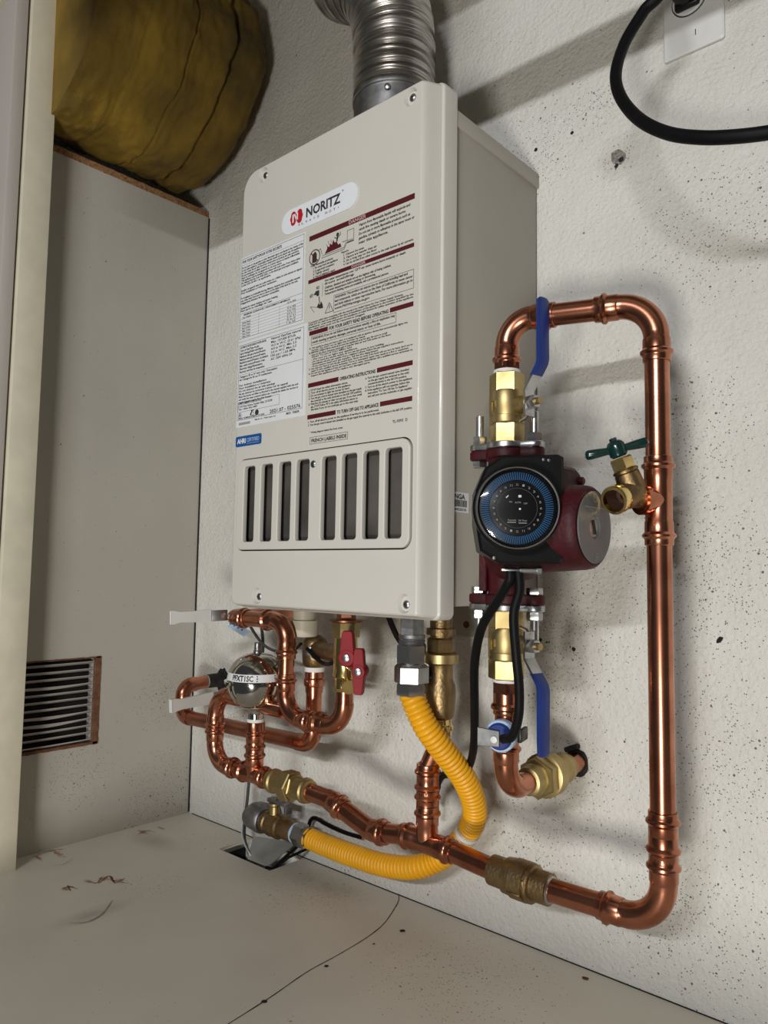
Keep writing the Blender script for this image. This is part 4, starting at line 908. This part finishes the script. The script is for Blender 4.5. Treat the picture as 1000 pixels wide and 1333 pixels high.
# ---- inlet service valve assembly with two red handles
zn = W(446, 815, RY_).z
sv = thing('service_valve', 'bronze and brass isolation valve with two red handles under heater', 'valve', (x3u, RY_, zu))
bx = W(412, 848, ys_); bz = bx.z; cxv = Vector((x3u, RY_, W(447, 852, RY_).z))
obj('angle_body', MB().lathe([(.004, .0130), (.008, .0165), (.022, .0175), (.036, .0170), (.042, .0140), (.046, .008)], (sxr, ys_, zbv), UP, 26), 'bronze', sv)
a0 = Vector((sxr, ys_, zbv + .026)); obj('cross_pipe', MB().tube([a0, a0.lerp(cxv, .4), cxv], [.0135, .0115, .0115], 22), 'bronze', sv)
obj('body_cap', MB().lathe([(.010, .0070), (.020, .0070), (.021, .004)], a0, Vector((.4, -.9, 0)), 14), 'grey_nut', sv)
obj('inlet_nut', hexnut((x3u, RY_, zn), UP, -.014, .006, .0172, .1), 'brass', sv, 30)
obj('inlet_flange', MB().lathe([(.006, .0215), (.008, .0215)], (x3u, RY_, zn), UP, 24).lathe([(.008, .0120), (body_zb - zn - .0004, .0120)], (x3u, RY_, zn), UP, 6), 'copper_dull', sv, 30)
obj('valve_body', MB().lathe([(zu - .006, .0125), (zu - .002, .0142), (zu + .001, .0128), (zu + .010, .0128), (zu + .012, .0150), (zu + .014, .0150), (zu + .018, .0138), (zu + .026, .0150), (zu + .040, .0150), (zn - .012, .0140)], (x3u, RY_, 0), UP, 26), 'brass_bright', sv, 35)
obj('drain_port', MB().lathe([(.008, .0075), (.024, .0075), (.025, .0085), (.030, .0085)], (x3u, RY_, zu + .008), Vector((.7, -.5, -.15)), 18), 'brass_bright', sv, 35)
vd = Vector((.45, -.88, 0)).normalized(); wd = UP.cross(vd).normalized()
def red_handle(hub, top, bot, rr):
    hub = Vector(hub); h = obj('red_handle', MB().lathe([(-.010, rr), (.004, rr), (.006, rr * .85), (.0065, 0)], hub, vd, 22), 'red_handle', sv)
    for zz in (top, bot):
        if abs(zz) < .006: continue
        s = 1 if zz > 0 else -1
        poly = [(-rr * .85, 0), (rr * .85, 0), (rr * .62, zz * .9), (rr * .45, zz), (-rr * .45, zz), (-rr * .62, zz * .9)]
        if s < 0: poly = poly[::-1]
        obj('handle_arm', MB().prism(poly, hub - vd * .004, wd, UP, vd * .0095, .001), 'red_handle', h, 30)
    obj('handle_screw', MB().lathe([(.006, .0046), (.0085, .0044), (.009, .003), (.0092, 0)], hub + vd * 0, vd, 14), 'grey_nut', h); return h
red_handle(W(453, 856, RY_ - .026), .031, -.004, .0108)
red_handle(W(468, 874, RY_ - .030), .026, -.026, .0088)
obj('stem', MB().tube([cxv, W(453, 856, RY_ - .026)], .006, 14), 'brass', sv); obj('stem', MB().tube([Vector((x3u, RY_, zu + .030)), W(468, 874, RY_ - .030)], .006, 14), 'brass', sv)
lw = spline([a0 + Vector((.006, -.020, .004)), W(418, 862, -.105), W(430, 864, -.125), W(442, 856, -.13), W(447, 848, -.125)], 8)
obj('cap_strap', MB().tube(lw, .0026, 10), 'rubber', sv)
# white lever handles sticking out to the left
def grey_lever(pa, pb, owner):
    pa, pb = Vector(pa), Vector(pb); d = (pb - pa).normalized(); zz = (UP - d * UP.dot(d)).normalized(); w = zz.cross(d); L_ = (pb - pa).length
    pr = [(.014, .0090), (L_ * .5, .0080), (L_ * .82, .0074), (L_ * .93, .0092), (L_, .0098)]; vs = []; fs = []
    for a, h in pr: b0 = pa + d * a; vs += [b0 + zz * h - w * .0028, b0 + zz * h + w * .0028, b0 - zz * h + w * .0028, b0 - zz * h - w * .0028]
    for i in range(len(pr) - 1):
        for k in range(4): fs.append((i * 4 + k, i * 4 + (k + 1) % 4, i * 4 + 4 + (k + 1) % 4, i * 4 + 4 + k))
    fs += [(3, 2, 1, 0)]; t = obj('lever', MB().add(vs, fs), 'handle_grey', owner, 0)
    obj('metal_tang', MB().box(pa + d * .004, (.026, .0030, .0155), .0006, X=d, Y=w, Z=zz), 'grey_nut', t)
    obj('grip_cap', MB().prism([(-.0098, -.0034), (.0098, -.0034), (.0094, .0034), (-.0094, .0034)], pb - d * .0002, zz, w, d * .0022, .0004), 'white', t, 0)
grey_lever(W(288, 801, -.125), W(223, 804, -.185), top3)
grey_lever(W(288, 906, -.085), W(223, 919, -.165), low)
obj('lever_stem', MB().tube([W(284, 905, -.085), W(300, 901, -.065), W(318, 897, -.045), W(330, 895, -.002)], .0055, 12), 'steel', low)
# blue-white paper tag and grey wires
tg = obj('paper_tag', MB().add([W(296, 815, -.05), W(318, 829, -.05), W(326, 822, -.05), W(306, 808, -.05)], [(0, 1, 2, 3)]), 'lblue', None, 0)
tg_m = tg.modifiers.new('thickness', 'SOLIDIFY'); tg_m.thickness = .0004
tag(tg, 'pale blue printed paper tag hanging below the upper left copper pipe', 'tag')
for k in range(4):
    a = W(300 + 5 * k, 815 + 2.6 * k - 3, -.0507); obj('tag_print', MB().box(a, (.0040, .0003, .0022)), 'blue_ink', tg, 0)
tag(obj('sensor_wire', MB().tube(spline([W(322, 808, -.06), W(330, 822, -.06), W(340, 836, -.06), W(352, 845, -.065), W(366, 848, -.08), W(384, 845, -.08), W(392, 838, -.085)], 10), .0022, 8), 'grey_wire'), 'dark grey wire drooping behind the copper U bend under heater', 'wire')
tag(obj('drain_wire', MB().tube(spline([W(339, 806, -.05), W(342, 830, -.05), W(342, 850, -.05), W(338, 880, -.04), W(334, 930, -.03), W(326, 1000, -.03), W(322, 1040, -.03), W(318, 1085, -.03), W(322, 1105, -.03), W(328, 1118, -.032)], 8) , .0024, 8), 'grey_wire'), 'long dark grey wire falling behind bulb into the floor cutout', 'wire')
tag(obj('signal_wire', MB().tube(spline([W(336, 880, -.03), W(322, 1000, -.035), W(318, 1030, -.035), W(316, 1066, -.04), W(315, 1085, -.04), W(319, 1100, -.04), W(327, 1115, -.04)], 8), .0012, 8), 'white_wire'), 'thin white wire beside the galvanised elbow entering the floor cutout', 'wire')

# ============================================================ HOT OUTLET brass valve stack (behind the yellow hose)
GYX = W(574, 880, RY_ + .012); hx, hy = GYX.x, RY_ + .012
hz = lambda py: W(574, py, hy).z
hov = thing('outlet_valve', 'bronze outlet valve stack standing behind the grey gas nuts', 'valve', (hx, hy, hz(955)))
obj('threaded_nipple', MB().lathe([(hz(836), .0125), (body_zb - .0004, .0125)], (hx, hy, 0), UP, 22).lathe([(hz(826), .0165), (hz(818), .0165)], (hx, hy, 0), UP, 22), 'bronze', hov, 30)
obj('union_hex', MB().lathe([(hz(850), .0150), (hz(848), .0162), (hz(832), .0162), (hz(830), .0150)], (hx, hy, 0), UP, 6, .2), 'bronze', hov, 30)
obj('union_ring', MB().lathe([(hz(864), .0165), (hz(862), .0195), (hz(851), .0195), (hz(849), .0165)], (hx, hy, 0), UP, 30), 'brass', hov, 35)
obj('valve_body', MB().lathe([(hz(936), .0118), (hz(932), .0150), (hz(915), .0165), (hz(900), .0172), (hz(890), .0160), (hz(884), .0138), (hz(866), .0138), (hz(863), .0150)], (hx, hy, 0), UP, 28), 'bronze', hov, 35)
obj('press_end', MB().lathe([(hz(958), .0118), (hz(956), .0130), (hz(950), .0130), (hz(948), .0146), (hz(944), .0146), (hz(942), .0128), (hz(934), .0125)], (hx, hy, 0), UP, 26), 'brass_bright', hov, 35)
obj('knob', MB().lathe([(0, .0085), (.016, .0095), (.021, .0085), (.022, 0)], (hx, hy, hz(880)), (-.75, -.6, 0), 20), 'black', hov)
# mating clamp to copper: seat of hb1
# ============================================================ GAS: flex hose, nuts, cock, elbow
gx = W(536, 860, -.15); gz_ = lambda py: W(536, py, -.15).z
gin = thing('gas_inlet_fitting', 'grey steel hex nuts joining yellow hose to the heater bottom', 'fitting', (gx.x, -.15, gz_(903)))
G0 = (gx.x, -.15, 0)
obj('inlet_nipple', MB().lathe([(gz_(836), .0140), (body_zb - .0004, .0140)], G0, UP, 6, .5).lathe([(gz_(838), .0148), (gz_(836), .0135), (gz_(834), .0148), (gz_(832), .0135), (gz_(830), .0145), (gz_(826), .0145)], G0, UP, 24), 'galv', gin, 30)
obj('hex_nut', MB().lathe([(gz_(864), .0150), (gz_(862), .0170), (gz_(840), .0170), (gz_(838), .0150)], G0, UP, 6, .28), 'steel', gin, 30)
obj('hex_nut', MB().lathe([(gz_(890), .0165), (gz_(888), .0188), (gz_(868), .0188), (gz_(864), .0155)], G0, UP, 6, .8), 'grey_nut', gin, 30)
obj('hex_nut', MB().lathe([(gz_(905), .0158), (gz_(903), .0168), (gz_(891), .0168), (gz_(889), .0158)], G0, UP, 6, .28), 'steel', gin, 30)
hose = thing('gas_hose', 'yellow corrugated gas hose looping from heater to the floor cock', 'hose', W(545, 1128, -.05))
GY = -.048
raw = spline([W(402, 1091, GY), W(425, 1101, GY), W(460, 1114, GY - .004), W(500, 1126, GY - .006), W(540, 1129, GY - .004), W(572, 1118, GY + .006), W(598, 1097, GY + .008), W(616, 1070, GY - .008), W(617, 1045, GY - .025), W(604, 1013, GY - .048), W(578, 978, GY - .075), W(556, 948, GY - .093), W(543, 922, GY - .100), Vector((gx.x, -.15, gz_(902))), Vector((gx.x, -.15, gz_(893)))], 26)
pth = resample(raw, .0009); rad = [.0118 + .0022 * abs(math.cos(PI * i / 6.)) ** .7 for i in range(len(pth))]
obj('corrugated_tube', MB().tube(pth, rad, 26), 'yellow', hose, 80)
tp = W(607, 1083, GY); bi = min(range(len(pth)), key=lambda i: (pth[i] - tp).length)
obj('tape_wrap', MB().tube(pth[bi - 9:bi + 12], .0139, 26, False), mat('clear_tape', (.75, .62, .45), .25, var=.25, scale=200.), hose)
obj('tape_wrap', MB().tube(pth[bi - 1:bi + 7], .0142, 26, False), 'white', hose)
gk = thing('gas_cock', 'weathered brass gas cock with galvanised elbow beside the floor cutout', 'valve', W(365, 1074, GY))
g0, g1 = W(328, 1062, GY), W(402, 1091, GY); gd = (g1 - g0).normalized(); gl_ = (g1 - g0).length
obj('galvanised_elbow', MB().tube([g0 + YD * .046 - UP * .004, g0 + YD * .030 - UP * .003, g0 + YD * .016 - UP * .001, g0 + YD * .007 + gd * .002, g0 + gd * .004 + YD * .002, g0 + gd * .012, g0 + gd * .026], [.0130, .0150, .0180, .0186, .0188, .0178, .0155], 26).lathe([(.019, .0172), (.020, .0188), (.028, .0188), (.030, .0168)], g0, gd, 26), 'galv', gk, 45)
obj('elbow_thread', MB().lathe([(.028, .0125), (.035, .0125)], g0, gd, 22), 'steel', gk)
obj('cock_body', MB().lathe([(.033, .0125), (.034, .0158), (.040, .0160), (.042, .0145), (.044, .0145), (.046, .0168), (.050, .0172), (.052, .0165), (.062, .0168), (.064, .0174), (.067, .0168), (.069, .0142), (gl_ - .030, .0138), (gl_ - .026, .0120)], g0, gd, 26), 'bronze', gk, 35)
kc = g0 + gd * .052; obj('stem', MB().lathe([(.010, .0080), (.026, .0072), (.028, .0090), (.031, .0090)], kc, UP, 18), 'brass', gk)
obj('cock_lever', MB().box(kc + UP * .033 + Vector((.006, .002, 0)), (.042, .012, .006), .002).box(kc + UP * .028 + Vector((.024, .004, 0)), (.006, .012, .018), .002), 'galv', gk)
obj('lever_nut', hexnut(kc, UP, .035, .041, .0055), 'grey_nut', gk, 30)
obj('tape_ring', MB().lathe([(gl_ - .0275, .0140), (gl_ - .0235, .0136)], g0, gd, 24), 'lblue', gk)
obj('flare_nut', MB().lathe([(gl_ - .024, .0130), (gl_ - .023, .0160), (gl_ - .009, .0160), (gl_ - .008, .0145)], g0, gd, 6, .3).lathe([(gl_ - .010, .0145), (gl_ + .003, .0145)], g0, gd, 6, .8), 'grey_nut', gk, 30)
# metal flap in the cutout, black cable loop lying behind the gas hose
fl = [Vector((.205, -.010, .002)), Vector((.296, -.060, .0012)), Vector((.352, -.005, .046)), Vector((.250, -.003, .045))]
nrm = (fl[1] - fl[0]).cross(fl[3] - fl[0]).normalized()
q = [W(348, 1128, -.055), W(322, 1118, -.045), W(330, 1088, -.012), W(385, 1097, -.012)]
mb = MB().add([*q, *[p + Vector((0, .0012, -.0012)) for p in q]], [(0, 1, 2, 3), (7, 6, 5, 4), (0, 4, 5, 1), (1, 5, 6, 2), (2, 6, 7, 3), (3, 7, 4, 0)])
fp_ = thing('metal_flap', 'grey sheet metal flap leaning in the dark floor cutout', 'flap', W(352, 1128, -.05))
obj('sheet', mb, 'sheet', fp_, 0)
obj('edge_trim', MB().tube([W(346, 1129, -.057), W(356, 1130, -.055), W(372, 1115, -.035), W(392, 1098, -.010)], .0022, 8), 'rubber', fp_, 0)
obj('edge_trim', MB().tube([W(356, 1131, -.052), W(376, 1116, -.035), W(402, 1104, -.006)], .0020, 8), 'rubber', fp_, 0)
tag(obj('black_cable_loop', MB().tube(spline([W(402, 1075, -.012), W(405, 1067, -.012), W(411, 1065, -.012), W(425, 1073, -.012), W(447, 1083, -.012), W(470, 1090, -.012)], 8), .0028, 10), 'rubber'), 'black cable loop lying behind the yellow hose and copper offset', 'cable')
tag(obj('condensate_cable', MB().tube(spline([W(505, 800, -.10), W(512, 818, -.09), W(522, 836, -.08), W(540, 852, -.06), W(556, 900, -.035)], 8), .0035, 10), 'rubber'), 'short black cable slanting behind the grey gas nuts below heater', 'cable')

# ============================================================ LOWER SUCTION: valve -> elbow -> union -> wall
ze = W(668, 1010, PY).z; wl = Vector((W(752, 992, 0).x, 0, W(752, 992, 0).z)); ce = Vector((PX, PY, wl.z + .0))
suc = thing('copper_suction_elbow', 'copper elbow pipe below the pump turning into the wall', 'pipe', ce)
yd = (wl - ce).normalized()
e6 = elbow(suc, ce, UP, yd, .026, ends=(True, False))
pipe(suc, ce + UP * e6, (PX, PY, ZV2a - .004))
obj('tape_ring', MB().lathe([(0, .0130), (.003, .0135)], (PX, PY, ZV2a - .003), UP, 24), 'tape', suc)
obj('threaded_adapter', MB().lathe([(-.014, .0128), (-.013, .0142), (-.003, .0142), (-.0025, .0128)], (PX, PY, ZV2a), UP, 6, .3).lathe([(-.034, .0118), (-.033, .0124), (-.030, .0124), (-.028, .0146), (-.025, .0146), (-.023, .0124), (-.013, .0124)], (PX, PY, ZV2a), UP, 26), 'copper', suc, 35)
pipe(suc, wl - yd * .030, wl + yd * .006); pipe(suc, ce + yd * .022, ce + yd * .050)
su = thing('union_fitting', 'large brass union on the pipe entering the dark wall hole', 'fitting', ce + yd * .08)
LW = (wl - ce).length; U0 = .040; U1 = LW - .026
obj('end_collar', MB().lathe([(U0, .0120), (U0 + .001, .0138), (U0 + .006, .0138), (U0 + .009, .0158), (U0 + .012, .0158), (U0 + .015, .0140), (U0 + .018, .0140), (U0 + .021, .0185)], ce, yd, 28), 'brass', su, 35)
obj('union_hex', hexnut(ce, yd, U0 + .018, U0 + .031, .0215, .2), 'brass', su, 30)
obj('union_ring', MB().lathe([(U0 + .031, .0200), (U0 + .032, .0225), (U0 + .046, .0225), (U0 + .048, .0200)], ce, yd, 32), 'brass', su, 35)
obj('end_collar', MB().lathe([(U0 + .048, .0140), (U1 - .016, .0140), (U1 - .012, .0160), (U1 - .008, .0160), (U1 - .005, .0140), (U1, .0138), (U1 + .001, .0122)], ce, yd, 28), 'brass', su, 35)
hole_pts = [wl + Vector(((0.0125 + .002 * noise.noise(Vector((k, 1, 2))) + .002 * random.random()) * math.cos(2 * PI * k / 20), -.0006, (.014 + .004 * random.random()) * math.sin(2 * PI * k / 20))) for k in range(20)]
wall = bpy.data.objects['wall_back']
obj('hole', MB().add([Vector((p.x, -.0006, p.z)) for p in hole_pts], [tuple(range(20))]), 'near_black', wall, 0)
obj('hole_foam', MB().box(wl + Vector((-.004, -.005, .0155)), (.018, .008, .006), .002, X=(.9, 0, .4), Z=(-.4, 0, .9)), 'near_black', wall)
s0h = Vector((sx + .002, -.0006, s0.z)); obj('hole', MB().add([s0h + Vector(((.016 + .006 * random.random()) * math.cos(2 * PI * k / 20), 0, (.016 + .006 * random.random()) * math.sin(2 * PI * k / 20))) for k in range(20)], [tuple(range(20))]), 'near_black', wall, 0)
# aquastat clip
zq = W(655, 953, PY).z; aq = thing('pipe_thermostat', 'blue thermostat clip with silver plate on the copper pipe below pump', 'thermostat', (PX, PY, zq))
qd = Vector((.25, -.97, 0)).normalized(); qu = UP.cross(qd).normalized() * -1; qc = Vector((PX, PY, zq)) + qd * .0125; qu = Vector((-qd.y, qd.x, 0))
obj('disc', MB().lathe([(-.002, .0150), (.006, .0150), (.007, .0140), (.0072, 0)], qc, qd, 28), 'lblue', aq, 35)
obj('rim', MB().lathe([(.002, .0130), (.0085, .0125), (.010, .011), (.010, 0)], qc, qd, 28), 'blue', aq, 35)
obj('terminal_plate', MB().prism([(-.020, -.0095), (.0015, -.0085), (.0015, .0060), (-.020, .0075)], qc + qd * .010, qu, UP, qd * .0030, .0004), 'galv', aq, 0)
obj('terminal_screw', MB().lathe([(0, .0034), (.002, .0032), (.0028, .0)], qc + qd * .013 - qu * .003 - UP * .002, qd, 14), 'white', aq)
obj('spring_clip', MB().box(Vector((PX, PY, zq)) + qu * .0165, (.004, .022, .012), .001, X=qu, Y=qd), 'black', aq); obj('clip_band', MB().lathe([(-.006, .0122), (.006, .0122)], (PX, PY, zq), UP, 24), 'grey_nut', aq)

# ============================================================ OUTLET, PLUG, CORD
p00, p11 = W(866, 85, 0), W(945, 50, 0)
ox0, ox1 = p00.x, p11.x; oz0 = p00.z; ocx = (ox0 + ox1) / 2
out = thing('wall_outlet', 'white wall outlet plate with single round socket at top right', 'outlet', (ocx, 0, oz0))
ozt = oz0 + .114
opl = obj('cover_plate', MB().prism(rrect(ox0, ox1, oz0, ozt, .003), (0, 0, 0), (1, 0, 0), (0, 0, 1), (0, -.0055, 0), .0018), 'white', out, 30)
sc_ = W(906, 42, -.0055); ocz = W(903, 3, -.006).z
obj('plate_screw', MB().lathe([(0, .0036), (.0008, .0034), (.001, 0)], (sc_.x, -.0054, sc_.z), (0, -1, 0), 16), 'white', opl); obj('screw_slot', MB().box((sc_.x, -.0065, sc_.z), (.0008, .0004, .0062)), 'ink', opl, 0)
sox = ocx - .003
obj('socket_gap', MB().lathe([(0, .0185), (.0003, .0185)], (sox, -.0055, ocz + .006), (0, -1, 0), 32), 'ink', opl, 0)
obj('socket_face', MB().lathe([(0, .0172), (.0022, .0172), (.003, .0164), (.003, 0)], (sox, -.0052, ocz + .006), (0, -1, 0), 32), 'white', opl)
cord = thing('extension_cord', 'thick black power cord curving from the wall outlet plug', 'cord', (sox, -.03, ocz))
pz = ocz + .006
pts = [(sox - .001, -.010, pz), (sox - .002, -.022, pz), (sox - .004, -.036, pz + .004), (sox - .007, -.048, pz + .012)]
obj('plug', MB().box((sox, -.0115, pz), (.026, .008, .027), .003).tube(pts, [.0115, .0110, .0085, .0062], 18), 'black', cord, 50)
obj('cable', MB().tube(spline([Vector(pts[-2]), Vector(pts[-1]), Vector((sox - .012, -.062, pz + .035)), Vector((sox - .022, -.085, pz + .052)), W(862, -22, -.10), W(838, 15, -.105), W(814, 55, -.115), W(802, 95, -.13), W(808, 126, -.145), W(832, 155, -.16), W(868, 173, -.17), W(910, 179, -.175), W(955, 178, -.175), W(1005, 172, -.172), W(1060, 160, -.168), W(1130, 140, -.16)], 14), .0056, 16), 'rubber', cord, 60)

# ============================================================ SMALL DEBRIS
for (px, py, r, lab) in ((760, 1250, .007, 'rusty crumb on the floor against the wall under riser'), (762, 1274, .004, 'tiny tan flake on the floor in front of rusty crumb')):
    p = WZ(px, py, 0); vs = []; fs = []
    bm = bmesh.new(); bmesh.ops.create_icosphere(bm, subdivisions=2, radius=1)
    for v in bm.verts: v.co = Vector((v.co.x * r, v.co.y * r * .7, max(v.co.z, -.5) * r * (.7 if r > .005 else .2))) * (1 + .35 * noise.noise(v.co * 2 + Vector((px, 0, 0))))
    mz_ = min(v.co.z for v in bm.verts); bm.verts.index_update()
    mb = MB().add([v.co + p + Vector((0, -.006 if r > .005 else 0, -mz_)) for v in bm.verts], [[v.index for v in f.verts] for f in bm.faces]); bm.free()
    tag(obj('crumb', mb, 'rust', None, 0), lab, 'debris')

# rust streaks and scuff strokes lying flat on the floor
for si, (pts, w, mm) in enumerate(((((80, 1157), (90, 1154), (101, 1157)), .0030, 'rust'), (((88, 1152), (92, 1160)), .0020, 'rust'), (((114, 1147), (126, 1149), (133, 1141)), .0022, 'rust'), (((128, 1150), (142, 1140), (150, 1149), (163, 1143)), .0028, 'rust'),
                   (((140, 1144), (152, 1147), (168, 1150)), .0022, 'rust'), (((48, 1113), (66, 1107), (86, 1105)), .0026, 'rust'), (((178, 1087), (190, 1081), (203, 1083)), .0018, 'rust'),
                   (((90, 1201), (112, 1200), (132, 1190), (146, 1172)), .0035, 'grey_ink'), (((66, 1126), (82, 1125), (94, 1118)), .0012, 'grey_ink'))):
    cr = spline([WZ(*p, .0004 + .0001 * si) for p in pts], 7); mb = MB(); n = len(cr) - 1
    off = []
    for i, p in enumerate(cr):
        t = (cr[min(i + 1, n)] - cr[max(i - 1, 0)]).normalized(); ww = w * (.25 + .75 * math.sin(PI * (i + .5) / (n + 1))) * (.75 + .7 * noise.noise(p * 230)); off.append(Vector((-t.y, t.x, 0)) * ww / 2)
    for i in range(n): mb.quad(cr[i] - off[i], cr[i] + off[i], cr[i + 1] + off[i + 1], cr[i + 1] - off[i + 1])
    obj('rust_mark' if mm == 'rust' else 'scuff_mark', mb, mm, floor, 0)
